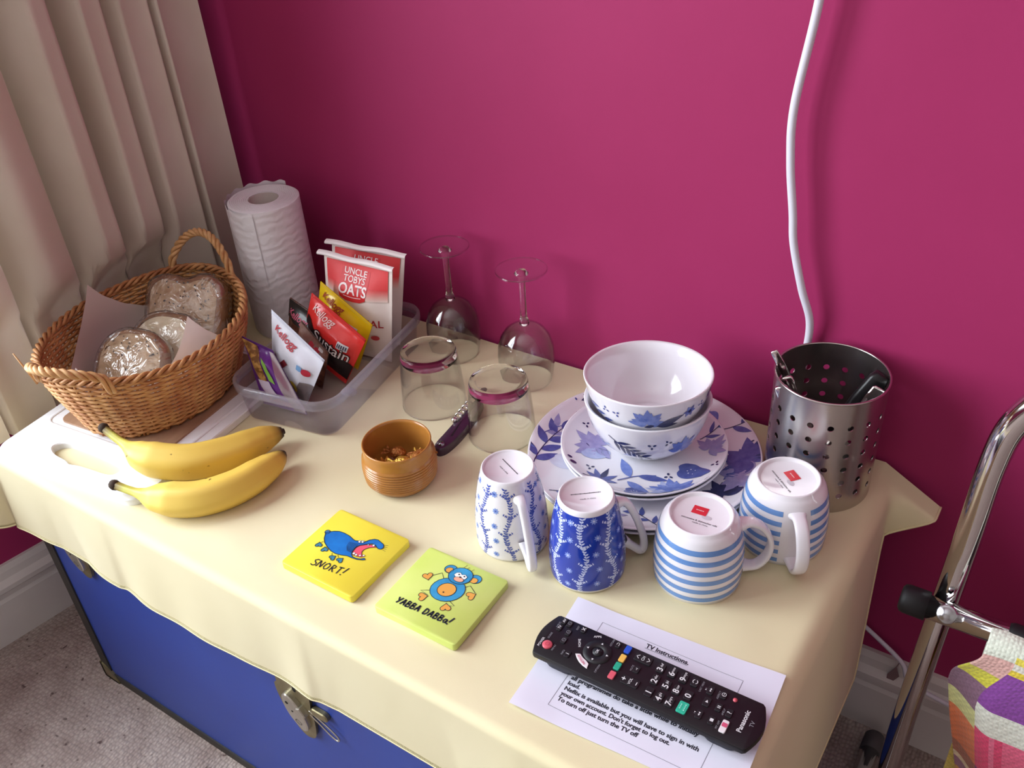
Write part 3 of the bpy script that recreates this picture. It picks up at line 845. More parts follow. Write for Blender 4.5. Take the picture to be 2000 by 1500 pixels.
vs = [(p[0], p[1], z) for i_, z in prof for p in inset(rrect(TW, TL, .034, 8), i_)]
fs = [(l * n + i, l * n + (i + 1) % n, (l + 1) * n + (i + 1) % n, (l + 1) * n + i) for l in range(len(prof) - 1) for i in range(n)]
b.add(vs, fs); b.build('rim', m_tubrim, tub, autos=40)
b = MB()
b.prism(rrect(.020, .012, .004, 4, TW / 2 - .004, -TL / 2 + .052), TH - .013, TH - .010)
b.build('lid_catch', m_tubrim, tub, smooth=False)

# ------------------------------------------------------------------ cereal sachets
def sachet(label, cor, mats, bulge=0.011, crimp=0.055, front=None, nu=26, nv=30, jag=True):
    """cor: TL, TR, BR, BL corners (world, z over the cloth). mats: base material, back material. front(mb, fn): prints"""
    c = [Vector((p[0], p[1], p[2] + T)) for p in cor]; o = (c[2] + c[3]) / 2
    t = thing('cereal_sachet', label, 'sachet', o, 0, 'single-serve cereal sachets in the tub')
    c = [p - o for p in c]
    nrm = ((c[1] - c[0]).cross(c[3] - c[0])).normalized()
    if nrm.y > 0: nrm = -nrm          # front faces the room
    H = ((c[3] - c[0]).length + (c[2] - c[1]).length) / 2
    def surf(u, v, sg, l=0.0):        # v = 0 at the bottom
        p = (c[3] * (1 - u) + c[2] * u) * (1 - v) + (c[0] * (1 - u) + c[1] * u) * v
        e1 = sm(0, .30, u) * sm(0, .30, 1 - u); e2 = sm(crimp, .34, v) * sm(crimp, .34, 1 - v)
        d = bulge * e1 * e2 + 0.0004 + 0.0017 * noise.noise(Vector((u * 5 + o.x * 50, v * 5, sg))) * sm(0, .12, min(u, 1 - u, v, 1 - v))
        return p + nrm * (sg * d + (l * sg))
    b = MB(); b.grid(lambda u, v: surf(u, v, 1), nu, nv, m=mats[0]); b.build('front_film', None, t)
    b = MB(); b.grid(lambda u, v: surf(u, v, -1), nu, nv, m=mats[-1], flip=True); b.build('back_film', None, t)
    W_ = ((c[1] - c[0]).length + (c[2] - c[3]).length) / 2
    if front:
        b = MB(); front(b, lambda u, v, l: surf(u / W_ + .5, v / H, 1, l + .0007), W_, H); b.build('printed_front', None, t)['kind'] = 'stuff'
    for v0 in (0.004, 1 - crimp):      # ribbed heat seals at both ends
        b = MB()
        for k in range(4):
            vv = v0 + crimp * (k + .4) / 4.2
            b.tube([surf(i / 20, vv, 1, .0002) for i in range(21)], 0.00035, 4, m=mats[0])
        b.build('heat_seal', None, t)
    return t
m_paperw = mat('oat_sachet_paper', '#efe2dc', 0.55); m_red = mat('red_foil', '#d8322e', 0.28, coat=.3, bump=.3, bscale=60, bdist=.002)
m_yel = mat('yellow_foil', '#ecc81c', 0.28, coat=.3, bump=.3, bscale=60, bdist=.002); m_blk = mat('black_foil', '#2b2927', 0.3, coat=.3)
m_wht = mat('white_foil', '#e4e6f2', 0.3, coat=.2); m_pur = mat('purple_foil', '#6a2c8e', 0.3, coat=.3, bump=.3, bscale=60, bdist=.002)
m_brn = mat('cereal_window_brown', '#7a4c38', 0.35, col2='#4c2b20', nscale=120, coat=.4, bump=.5, bscale=130, bdist=.003)
m_sil = mat('silver_film', '#a9a0a4', 0.25, metal=.5, bump=.4, bscale=50, bdist=.003)
m_gran = mat('granola_print', '#c79a55', 0.4, col2='#7d5527', nscale=160, contrast=(.42, .58))
def barcodes(b, fn, x, y, s=1.0):
    b.shape(rrect(.014 * s, .010 * s, .001, 2, x, y), fn, ink('#d8d4d6'), .0006, 2)
    for k in range(5): b.shape(rrect(.0014 * s, .006 * s, .0002, 1, x - .005 * s + k * .0025 * s, y), fn, ink('#45485e'), .0009, 1)
def oats(b, fn, W_, H):
    h = H; 
    b.shape(rrect(W_ * .90, h * .20, .001, 2, 0, h * .855), fn, mat('oats_red_print', '#e0474a', .5), .0005, 3)
    # the printed red fades out downwards in steps
    for k in range(8):
        cols = ['#df5a5a', '#e06e6c', '#e1827e', '#e3958f', '#e6a79f', '#e9b8b0', '#ebc7bf', '#edd5cd'][k]
        for sx in (-1, 1): b.shape(rrect(W_ * .27, h * .0148, .0001, 1, sx * W_ * .315, h * (.748 - .0147 * k)), fn, ink(cols), .0005, 2)
    lg = [(-.023, .024), (.023, .024), (.024, .0), (.0215, -.016), (.012, -.0205), (0, -.0215), (-.012, -.0205), (-.0215, -.016), (-.024, .0)]
    b.shape([(x, y + h * .745) for x, y in lg], fn, mat('oats_red_logo', '#d63238', .45), .0008, 3)
    wi = ink('#fbeeee')
    b.text('UNCLE', .0120, 0, h * .882, fn, wi, .0013, rot=-.02, bold=.01, sub=1); b.text('TOBYS', .0120, 0, h * .812, fn, wi, .0013, bold=.01, sub=1)
    b.text('OATS', .0205, 0, h * .715, fn, wi, .0013, bold=.022, sub=1, xs=.9)
    b.stroke([(-.015 + .03 * i / 8, h * .655 - .0016 * math.sin(PI * i / 8)) for i in range(9)], .0009, fn, wi, .0013)
    b.text('ORIGINAL', .0155, .010, h * .40, fn, ink('#b03038'), .0008, bold=.012, sub=1)
    b.shape(ell(.034, h * .25, .006, .004), fn, ink('#c8434a'), .0008, 2)
oat_mat = [m_paperw, m_paperw]
def oat_pack(label, cor):
    t = sachet(label, cor, oat_mat, .012, .03, oats)
    c = [Vector((p[0], p[1], p[2] + T)) - t.location for p in cor]
    # top edge folded over towards the room
    b = MB(); n_ = Vector((0.1, -1, 0)).normalized()
    def fold(u, v):
        p = c[0].lerp(c[1], u * 1.10 - 0.07); a = v * 2.2
        return p + n_ * (0.0005 + 0.0065 * math.sin(a)) + Vector((0, 0, 0.0035 * (math.cos(a) - 0.2) + .001 * math.sin(u * 11)))
    b.grid(fold, 20, 6); b.build('folded_top', mat('oat_paper_white', '#f3ebea', .55), t)
    return t
oat_pack('white and red oats sachet standing against the wall at the tub end', [(-0.900, 0.842, .143), (-0.776, 0.853, .145), (-0.793, 0.835, .004), (-0.905, 0.820, .004)])
oat_pack('white and red oats sachet in front of another oats sachet', [(-0.881, 0.806, .147), (-0.764, 0.812, .147), (-0.776, 0.795, .004), (-0.885, 0.786, .004)])
SC = '#c02a3a'
def yel(b, fn, W_, H):
    b.text('Kellogg', .013, -.020, H * .85, fn, ink('#a3301f'), .0008, bold=.01, shear=.3, sub=1)
    barcodes(b, fn, .024, H * .72)
    b.shape(ell(.031, H * .50, .010, .016), fn, m_brn, .0007, 2)
sachet('yellow cereal sachet tucked between the red one and the oats', [(-0.868, 0.778, .118), (-0.776, 0.770, .078), (-0.806, 0.757, .004), (-0.888, 0.765, .030)], [m_yel, m_yel], .010, .05, yel)
def redp(b, fn, W_, H):
    b.text('Kellogg', .013, -.020, H * .84, fn, ink('#e6c9c4'), .0008, bold=.006, shear=.3, sub=1)
    b.shape([(-W_ * .48, H * .10), (W_ * .5, H * .10), (W_ * .5, H * .40), (-W_ * .48, H * .66)], fn, mat('sachet_dark_print', '#241a1a', .35), .0006, 4)
    b.text('Sustain', .0215, .010, H * .52, fn, ink('#1c1716'), .0010, bold=.055, rot=-.03, sub=2)
    b.text('Sustain', .0215, .010, H * .52, fn, ink('#e9dcd8'), .0014, bold=.004, rot=-.03, sub=2)
    barcodes(b, fn, .026, H * .66, 1.1)
sachet('bright red cereal sachet with black lettering leaning in the tub', [(-0.856, 0.748, .118), (-0.764, 0.742, .074), (-0.797, 0.722, .005), (-0.880, 0.728, .035)], [m_red, m_red], .012, .05, redp)
def blk(b, fn, W_, H):
    b.shape([(-W_ * .5, H * .70), (W_ * .5, H * .66), (W_ * .5, H * .985), (-W_ * .5, H * .985)], fn, m_blk, .0006, 3)
    b.text('Kellogg', .013, -.012, H * .80, fn, ink('#e06a86'), .0010, bold=.012, shear=.3, sub=1)
sachet('black-topped brown cereal sachet standing behind the white one', [(-0.900, 0.747, .100), (-0.836, 0.742, .082), (-0.850, 0.722, .005), (-0.912, 0.728, .014)], [m_brn, m_brn], .009, .05, blk)
def brn(b, fn, W_, H):
    b.shape([(-W_ * .5, H * .74), (W_ * .5, H * .74), (W_ * .5, H * .985), (-W_ * .5, H * .985)], fn, mat('sachet_tan_print', '#a78a80', .4, col2='#8c5a48', nscale=90), .0006, 2)
    b.shape(rrect(W_ * .34, H * .12, .001, 2, W_ * .1, H * .82), fn, ink('#c2243c'), .0009, 2)
    b.shape(rrect(W_ * .14, H * .07, .001, 2, W_ * .28, H * .90), fn, ink('#f2f2f2'), .0012, 1)
sachet('brown see-through cereal sachet squeezed between the white and red ones', [(-0.858, 0.722, .088), (-0.806, 0.712, .058), (-0.818, 0.698, .004), (-0.876, 0.704, .014)], [m_brn, m_sil], .010, .05, brn)
def spk(b, fn, W_, H):
    b.text('Kellogg', .0125, -.016, H * .83, fn, ink(SC), .0008, bold=.012, shear=.3, rot=-.05, sub=1)
    dk = mat('k_letter_print', '#7c2430', .4)
    x0 = -.022; y0 = H * .34
    b.shape([(x0 - .010, y0 - .016), (x0 - .003, y0 - .016), (x0 - .001, y0 + .018), (x0 - .008, y0 + .018)], fn, dk, .0008, 2)
    b.stroke([(x0 + .017, y0 + .019), (x0 + .010, y0 + .010), (x0 + .000, y0 + .003)], .0075, fn, dk, .0009, taper=False)
    b.stroke([(x0 + .000, y0 + .003), (x0 + .010, y0 - .002), (x0 + .018, y0 - .014)], .0070, fn, dk, .0010)
    b.shape(ell(.012, H * .22, .0085, .0105), fn, ink('#d2b63a'), .0009, 2)
    for k_ in (-1, 0, 1): b.shape(rrect(.009, .0011, .0002, 1, .012, H * .22 + .003 * k_), fn, ink('#8a7428'), .0012)
    b.shape(rrect(.008, .008, .001, 2, .018, H * .62), fn, ink('#7aa8d8'), .0009, 1)
    b.shape(ell(.028, H * .60, .0062), fn, ink('#c9344a'), .0009, 1)
    b.shape([(.014, H * .02), (W_ * .5, H * .04), (W_ * .5, H * .42), (.024, H * .40)], fn, m_sil, .0007, 3)
sachet('white cereal sachet with a red letter leaning towards the room', [(-0.872, 0.689, .119), (-0.784, 0.683, .070), (-0.812, 0.662, .004), (-0.880, 0.668, .012)], [m_wht, m_sil], .010, .05, spk)
def pur(b, fn, W_, H):
    b.shape([(-W_ * .49, H * .98), (-W_ * .02, H * .96), (-W_ * .02, H * .42), (-W_ * .20, H * .40), (-W_ * .40, H * .62)], fn, m_gran, .0007, 3)
    b.shape([(W_ * .02, H * .80), (W_ * .14, H * .72), (W_ * .16, H * .42), (W_ * .04, H * .46)], fn, ink('#86c04a'), .0008, 2)
    b.shape([(-W_ * .30, H * .42), (W_ * .02, H * .44), (W_ * .04, H * .24), (-W_ * .24, H * .22)], fn, ink('#ded6ee'), .0008, 2)
    b.shape([(W_ * .24, H * .02), (W_ * .5, H * .02), (W_ * .5, H * .95), (W_ * .36, H * .95), (W_ * .24, H * .4)], fn, m_sil, .0007, 3)
    b.text('Kellogg', .010, -.002, H * .12, fn, ink('#e0567a'), .0009, bold=.01, shear=.3, sub=1)
sachet('purple muesli sachet poking over the corner of the tub', [(-0.903, 0.656, .087), (-0.858, 0.664, .074), (-0.790, 0.641, .008), (-0.860, 0.631, .008)], [m_pur, m_sil], .011, .05, pur)

# ------------------------------------------------------------------ glasses, all upside down
m_glass = clear_mat('clear_glass', tint='#fefefe', gloss=1.6, rough=0.01, ior=1.5)
m_stem = mat('stem_glass', '#ffffff', 0.0, trans=1.0, ior=1.42)
m_solid = mat('solid_glass', '#ffffff', 0.0, trans=1.0, ior=1.2, spec=0.5)
def tumbler(label, x, y):
    t = thing('glass_tumbler', label, 'tumbler', (x, y, T), 0, 'upturned glass tumblers')
    H = 0.082
    b = MB(); b.lathe([(.0420, .0004), (.0418, .012), (.0408, .030), (.0392, .050), (.0375, .066), (.0366, .073)], 72)
    b.lathe([(.0409, .0004), (.0407, .012), (.0397, .030), (.0381, .050), (.0364, .066)], 72, flip=True)
    b.lathe([(.0420, .0004), (.0409, .0004)], 72, flip=True)
    b.build('glass_wall', m_glass, t)
    b = MB(); b.tube([(.0415 * math.cos(a), .0415 * math.sin(a), .0009) for a in [2 * PI * i / 72 for i in range(72)]], .0008, 8, closed=True); b.build('lip', m_solid, t)
    b = MB(); b.lathe([(0, .0685), (.0350, .0685), (.0366, .0700), (.0366, .0735), (.0362, .0775), (.0352, .0805), (.0330, H), (.0295, H), (.0275, .0806), (.0262, .0788), (0, .0780)], 72)
    b.build('thick_base', m_solid, t)
    return t
tumbler('upturned glass tumbler standing beside the cereal tub', -0.668, 0.752)
tumbler('upturned glass tumbler with the corkscrew lying against it', -0.5525, 0.740)
def wine(label, x, y):
    t = thing('wine_glass', label, 'wine glass', (x, y, T), 0, 'upturned wine glasses')
    bowl = [(.0330, .0004), (.0358, .014), (.0376, .028), (.0380, .040), (.0366, .054), (.0325, .067), (.0260, .0765), (.0180, .0825), (.0100, .0855), (.0050, .0870)]
    b = MB(); b.lathe(bowl, 72); b.lathe([(max(r - .0009, .0), z - (.0006 if z > .05 else 0)) for r, z in bowl], 72, flip=True); b.build('bowl', m_glass, t)
    b = MB(); b.lathe([(0, .0850), (.0062, .0856), (.0066, .089), (.0058, .093), (.0046, .097), (.0042, .108), (.0040, .130), (.0044, .150), (.0055, .156), (.0085, .1590), (.0092, .1605), (.0070, .1618), (.0062, .1640), (0, .1645)], 40)
    b.build('stem', m_stem, t)
    b = MB(); b.lathe([(.0060, .1600), (.0150, .1612), (.0250, .1630), (.0322, .1650), (.0330, .1656), (.0325, .1662), (.0250, .1645), (.0150, .1632), (.0062, .1642)], 72); b.build('foot', m_glass, t)
    b = MB(); b.tube([(.0330 * math.cos(a), .0330 * math.sin(a), .1656) for a in [2 * PI * i / 80 for i in range(80)]], .0009, 8, closed=True); b.build('foot_edge', m_solid, t)
    b = MB(); b.tube([(.0326 * math.cos(a), .0326 * math.sin(a), .0009) for a in [2 * PI * i / 72 for i in range(72)]], .0006, 8, closed=True); b.build('lip', m_solid, t)
    return t
wine('upturned wine glass near the oats sachets by the wall', -0.7150, 0.8640)
wine('upturned wine glass behind the tumbler with the corkscrew', -0.5890, 0.8560)

# ------------------------------------------------------------------ corkscrew
m_ckp = mat('purple_black_handle', '#3a2238', 0.25, coat=.4); m_ckm = mat('dark_chromed_steel', '#8d8790', 0.2, metal=1.0); m_steel = mat('bright_steel', '#d6d2cc', 0.18, metal=1.0)
ck = thing('corkscrew', 'dark folding waiter corkscrew lying by the amber bowl', 'corkscrew', (-0.6010, 0.7190, T), math.radians(98))
out = [(-.056, .004), (-.052, .009), (-.040, .0105), (-.015, .0085), (.010, .0065), (.035, .0060), (.050, .0058), (.056, .003), (.056, -.003), (.045, -.0075), (.015, -.0105), (-.020, -.011), (-.045, -.0075), (-.055, -.002)]
out = [(p.x, p.y) for p in catmull([(x, y, 0) for x, y in ccw(out)], 4, True)]
b = MB(); b.prism(out, 0.0005, 0.0125, bevel=0.003); b.build('handle', m_ckp, ck, autos=40)
b = MB(); b.prism([(-.050, .0110), (-.030, .0135), (.0, .0125), (.030, .0095), (.048, .0075), (.048, .0050), (0, .0070), (-.045, .0080)][::-1], 0.001, 0.006, bevel=.0006); b.build('lever_arm', m_ckm, ck, smooth=False)
b = MB(); b.shape([(-.030, -.0015), (-.005, .0005), (.002, -.0008), (-.028, -.0040)], lambda u, v, l: (u, v, .0125 + l), ink('#140c14'), .0002); b.build('blade_slot', None, ck)
P = []
for i in range(161):
    a = i / 160 * 2 * PI * 5.5; P.append((.000 + .050 * i / 160, .0082 + .0040 * math.cos(a), .0128 + .0040 * math.sin(a)))
b = MB(); b.tube(P, [0.00125 * (1 - .5 * max(0, (i - 130) / 30)) for i in range(161)], 7); b.build('worm', m_steel, ck)
b = MB(); b.lathe([(0, .0155), (.0034, .0150), (.0040, .0125), (.0040, .010)], 24, c=(-.047, .001)); b.build('pivot_rivet', m_ckm, ck)
b = MB(); b.lathe([(0, .0185), (.0030, .0175), (.0036, .0140), (.0030, .0105)], 20, c=(-.001, .008)); b.build('worm_pivot', m_steel, ck)

# ------------------------------------------------------------------ amber bowl with wrapped sweets
m_amb = mat('amber_glazed_stoneware', '#b37a38', 0.28, col2='#a56c2e', nscale=10, coat=.35)
ab = thing('stoneware_bowl', 'small amber brown ribbed stoneware bowl', 'bowl', (-0.6095, 0.6110, T))
pr = [(0, .0), (.034, .0), (.0375, .0015), (.0405, .006)]
z = .0085
for k in range(9):
    r = .0425 + .0013 * math.sin(PI * (k + .5) / 9); pr += [(r - .0019, z), (r + .0002, z + .0009), (r + .0002, z + .0023), (r - .0019, z + .0032)]; z += .0033
pr += [(.0408, z + .001), (.0400, z + .0035), (.0402, z + .012), (.0405, z + .0165), (.0398, z + .0178), (.0385, z + .0172), (.0378, z + .014), (.0382, .020), (.0350, .008), (.025, .0055), (0, .005)]
b = MB(); b.lathe(pr, 96); b.build('ribbed_pot', m_amb, ab)
m_gold = mat('gold_foil', '#dbb050', 0.3, metal=.75, bump=1.0, bscale=160, bdist=.004); m_gold2 = mat('bronze_sweet_foil', '#a5652f', 0.35, metal=.5, bump=1.0, bscale=190, bdist=.004)
for i, (x, y, zz, rz, mm, lab) in enumerate([(.014, -.010, .0250, .5, m_gold, 'gold'), (.024, .010, .0245, 1.2, m_gold2, 'bronze'), (-.008, -.020, .0145, 2.4, m_gold, 'gold'), (-.012, .012, .0135, .2, m_gold2, 'bronze'), (.014, .014, .0130, 2.0, m_gold, 'gold'), (.013, -.016, .0130, 2.9, m_gold2, 'bronze')]):
    s_ = tag(thing('wrapped_sweet', '', 'sweet', (-0.6095 + x, 0.6110 + y, T + zz + .010), rz, 'foil-wrapped sweets in the amber bowl'), (('gold foil sweet lying on top of the others in the amber bowl', 'bronze foil sweet on top against the wall of the amber bowl')[i] if i < 2 else lab + ' foil wrapped sweet at the bottom of the amber bowl'), 'sweet', 'foil-wrapped sweets in the amber bowl')
    b = MB(); b.lathe([(0, -.0075), (.006, -.0065), (.0095, -.002), (.0095, .002), (.006, .0065), (0, .0075)], 20, sx=1.1, sy=.85); b.build('foil_body', mm, s_)
    for sg in (-1, 1):
        b = MB(); b.grid(lambda u, v: (sg * (.009 + .010 * v), (u - .5) * (.004 + .014 * v), .0022 * math.sin(u * 16) * (.3 + v)), 14, 4); b.build('twisted_end', mm, s_)

# ------------------------------------------------------------------ coasters
def hand(b, strokes, org, s, fn, m, w=.0013, slant=0.12, rot=0.0, lift=.0004):
    """hand-drawn capitals from polylines; returns nothing"""
    c, q = math.cos(rot), math.sin(rot)
    for st in strokes:
        P = []
        for x, y in st:
            X, Y = (x + y * slant) * s, y * s; P.append((org[0] + X * c - Y * q, org[1] + X * q + Y * c))
        if len(P) == 1: b.shape(ell(P[0][0], P[0][1], w * .62, n=10), fn, m, lift)
        else: b.stroke(P, w, fn, m, lift)
GLY = {
 'S': (.62, [[(.6, .95), (.3, 1.0), (.05, .8), (.2, .58), (.48, .42), (.5, .15), (.25, 0), (-.05, .1)]]),
 'N': (.72, [[(0, 0), (.05, 1)], [(.05, 1), (.5, .05)], [(.5, .05), (.58, 1)]]),
 'O': (.80, [[(.35, 1), (.08, .75), (.05, .3), (.3, 0), (.58, .2), (.62, .7), (.35, 1)]]),
 'R': (.68, [[(.05, 0), (.05, 1)], [(.05, 1), (.42, .9), (.42, .6), (.06, .5)], [(.15, .5), (.55, 0)]]),
 'T': (.66, [[(.3, 0), (.3, 1)], [(0, .98), (.62, 1.02)]]),
 '!': (.5, [[(.35, 1.25), (.15, .35)], [(.08, .05)]]),
 'Y': (.66, [[(.02, 1), (.27, .5)], [(.58, 1.05), (.2, 0)]]),
 'A': (.66, [[(0, 0), (.28, 1)], [(.28, 1), (.55, 0)], [(.1, .38), (.46, .38)]]),
 'B': (.62, [[(.05, 0), (.05, 1)], [(.05, 1), (.4, .88), (.35, .6), (.08, .52)], [(.08, .52), (.48, .42), (.45, .08), (.05, 0)]]),
 'D': (.68, [[(.05, 0), (.05, 1)], [(.05, 1), (.45, .85), (.55, .45), (.35, .08), (.05, 0)]]),
 'a': (.56, [[(.45, .6), (.15, .6), (.03, .3), (.2, .02), (.42, .25), (.46, .6), (.5, 0)]]),
 ' ': (.36, [])}
def word(b, txt, x, y, s, fn, m, rot, w):
    px = 0.0
    for ch in txt:
        adv, st = GLY[ch]; c, q = math.cos(rot), math.sin(rot)
        hand(b, st, (x + px * s * c, y + px * s * q), s, fn, m, w, rot=rot); px += adv + .10
def heart(cx, cy, r, rot):
    P = []
    for i in range(22):
        t = 2 * PI * i / 22; x = 16 * math.sin(t) ** 3 / 17; y = (13 * math.cos(t) - 5 * math.cos(2 * t) - 2 * math.cos(3 * t) - math.cos(4 * t)) / 17
        P.append((cx + r * (x * math.cos(rot) - y * math.sin(rot)), cy + r * (x * math.sin(rot) + y * math.cos(rot))))
    return P
mmv = lambda L: [(x / 1000, y / 1000) for x, y in L]
HIP = mmv([[-37.9, 9.8], [-35.2, 12.7], [-30.9, 16.1], [-25.8, 18.6], [-19.0, 19.3], [-11.2, 18.7], [-3.6, 16.6], [-0.8, 16.3], [2.1, 17.7], [5.8, 18.2], [9.9, 20.6], [12.2, 25.0], [16.2, 28.6], [20.4, 29.7], [25.6, 28.3], [30.1, 27.1], [32.9, 23.8], [32.3, 20.3], [29.2, 19.2], [26.5, 20.1], [23.0, 21.8], [18.8, 21.9], [14.8, 19.6], [11.4, 16.4], [8.0, 13.3], [6.1, 8.4], [7.0, 2.8], [9.2, -1.4], [12.7, -3.7], [17.5, -3.4], [22.2, -1.9], [25.5, 1.2], [27.6, 0.0], [25.2, -1.9], [19.4, -4.4], [12.1, -5.3], [6.3, -5.6], [0.1, -7.9], [-6.7, -9.4], [-13.4, -8.9], [-20.9, -6.4], [-28.5, -2.6], [-33.4, 2.1], [-36.3, 6.9]])
MOUTH = mmv([[7.1, 8.4], [8.4, 12.8], [12.4, 16.4], [16.0, 19.3], [20.2, 20.9], [25.8, 19.7], [22.4, 17.8], [18.7, 15.0], [16.4, 10.6], [16.5, 7.0], [19.3, 3.7], [22.8, 2.1], [20.1, 0], [15.4, -1.0], [10.6, -1.3], [8.0, 2.2]])
K = ink('#1d2330')
def coaster(label, x, y, rz, col, col2, art):
    t = thing('coaster', label, 'coaster', (x, y, T), rz, 'square painted tile coasters')
    b = MB(); b.prism(rrect(.1005, .0955, .004, 4), .0006, .0088, bevel=.0012)
    b.build('tile', mat(label[:14].replace(' ', '_') + '_glaze', col, .35, col2=col2, nscale=18, coat=.2), t, autos=40)
    b = MB(); art(b, lambda u, v, l: (u, v, .0088 + l)); b.build('painted_picture', None, t)['kind'] = 'stuff'
    return t
def hippo(b, fn):
    bl = mat('hippo_blue', '#1e78c8', .4, col2='#1a66b4', nscale=60); gr_ = ink('#3d7f9a')
    b.shape(ell(-.0370, .0114, .0030), fn, ink('#4a7fae'), .0002); b.stroke(ell(-.0370, .0114, .0030), .0006, fn, K, .0004, closed=True)
    LG = mmv([[-31.1, -1.6], [-31.9, -5.2], [-21.9, -5.8], [-21.5, -8.0], [-10.5, -10.3], [-8.1, -13.2], [-3.3, -9.2], [0.3, -12.0]])
    for k in range(4): b.stroke(LG[2 * k:2 * k + 2], .0005, fn, K, .0003)
    for (x, y), r in zip(mmv([[-31.7, -8.2], [-21.3, -10.4], [-5.4, -15.3], [4.2, -14.0]]), (.5, .6, -.4, -.3)):
        h = heart(x, y, .0042, r + PI); b.shape(h, fn, gr_, .0003); b.stroke(h, .0006, fn, K, .0005, closed=True)
    b.shape(HIP, fn, bl, .0003); b.shape(MOUTH, fn, ink('#e4566c'), .0004)
    b.stroke(HIP, .0007, fn, K, .0006, closed=True); b.stroke(MOUTH, .0005, fn, K, .0006, closed=True)
    for x, y in ((.0047, .0176), (.0076, .0190)):
        b.shape(ell(x, y, .0019), fn, ink('#f4f4f2'), .0007); b.stroke(ell(x, y, .0019), .0004, fn, K, .0008, closed=True); b.shape(ell(x + .0006, y + .0002, .0007), fn, K, .0008)
    for (x, y), r in zip(mmv([[10.8, 0.7], [14.3, 0.3], [18.7, 1.6], [22.1, 3.5], [16.0, 18.1], [21.6, 20.5]]), (.0016, .0014, .0013, .0012, .0009, .0014)):
        b.shape(ell(x, y, r), fn, ink('#f4f4f2'), .0007); b.stroke(ell(x, y, r), .0003, fn, K, .0008, closed=True)
    for k in range(7):
        a = k * .0017; b.stroke([(-.0050 + a, .0120 + a * .2), (-.0035 + a, .006), (.0015 + a * .7, .0)], .0004, fn, K, .0007)
    for k in range(4): b.stroke([(.031 + .001 * k, .0265 - .002 * k), (.0355 + .001 * k, .0285 - .0028 * k)], .0003, fn, K, .0004)
    word(b, 'SNORT!', -.0195, -.0345, .0094, fn, K, .115, .0013)
def monkey(b, fn):
    bl = mat('monkey_blue', '#3f9ccb', .4, col2='#3488b8', nscale=60); og = ink('#e0a04a')
    def part(p, m, l, w=.0006): b.shape(p, fn, m, l); b.stroke(p, w, fn, K, l + .0001, closed=True)
    AR = mmv([[-9.8, 16.9], [-15.9, 22.6], [-22.8, 14.6], [14.7, 16.3], [19.9, 22.2], [29.5, 16.7], [-11.5, -2.1], [-21.0, -7.6], [-11.2, -9.1], [13.7, -5.0], [21.1, -7.7], [16.4, -10.4]])
    for k in range(4): b.stroke(AR[3 * k:3 * k + 3], .0006, fn, K, .0003)
    for (x, y), r in zip(mmv([[-26.4, 11.4], [28.0, 11.5], [-14.1, -13.5], [14.7, -13.6]]), (-2.4, -.6, -.9, .5)): part(heart(x, y, .0058, r + PI), og, .0003)
    for (x, y), (ix, iy) in zip(mmv([[-11.2, 31.2], [19.2, 32.0]]), mmv([[-11.4, 29.4], [18.9, 29.6]])):
        part(ell(x, y, .0066, .0058, .4), bl, .0003); part(ell(ix, iy, .0042, .0036, .4), og, .0005, .0004)
    part(ell(.0025, .0066, .0182, .0158, .5), bl, .0004); part(ell(.0020, .0058, .0098, .0088, .5), og, .0006); b.shape(ell(.0011, .0014, .0009), fn, K, .0008)
    part(ell(.0034, .0282, .0130, .0112, .3), bl, .0006)
    fc = [(-.0035, .0262), (-.0025, .0300), (.0010, .0318), (.0040, .0300), (.0072, .0318), (.0108, .0298), (.0105, .0262), (.0070, .0240), (.0010, .0238)]
    part(fc, ink('#f3f1ee'), .0008, .0004); part(ell(.0046, .0228, .0056, .0032, .1), ink('#e8a98c'), .0010, .0004)
    for x, y in ((.0012, .0288), (.0076, .0290)): b.shape(ell(x, y, .0009), fn, K, .0011)
    b.shape(ell(.0044, .0262, .0013, .0010), fn, K, .0012)
    HR = mmv([[-0.4, 39.1], [0.8, 44.5], [3.2, 39.2], [4.8, 42.7], [8.7, 38.6], [10.8, 42.7]])
    for k in range(3): b.stroke(HR[2 * k:2 * k + 2], .0004, fn, ink('#6b3a28'), .0004)
    word(b, 'YABBA DABBa!', -.0345, -.0330, .0079, fn, K, .045, .0017)
coaster('yellow tile coaster painted with a blue hippo', -0.5790, 0.4785, 0.0, '#ecdc4c', '#e8d644', hippo)
coaster('lime green tile coaster painted with a blue monkey', -0.4530, 0.4820, 0.01, '#d0dc7c', '#c6d66c', monkey)
# ------------------------------------------------------------------ crockery: painted plates and bowls
m_porc = mat('white_glazed_porcelain', '#eceaf0', 0.12, coat=.5, spec=.5)
NAVY, IND, BLU, LBL, MAU = [mat('underglaze_' + n, c, .15, coat=.4, col2=c2, nscale=130, contrast=(.3, .7)) for n, c, c2 in (('navy', '#23264c', '#343a6c'), ('indigo', '#434f97', '#5a68ac'), ('blue', '#5a72c0', '#7f92d2'), ('pale_blue', '#9aa8d6', '#b9c2e4'), ('mauve', '#8f8fc2', '#a9a6d0'))]
def leafp(x, y, a, l, w, n=9):
    P = []
    for i in range(n): t = i / (n - 1); P.append((t * l, w / 2 * math.sin(PI * t ** .8)))
    P += [(p[0], -p[1]) for p in P[-2:0:-1]]
    c, s = math.cos(a), math.sin(a); return [(x + p[0] * c - p[1] * s, y + p[0] * s + p[1] * c) for p in P]
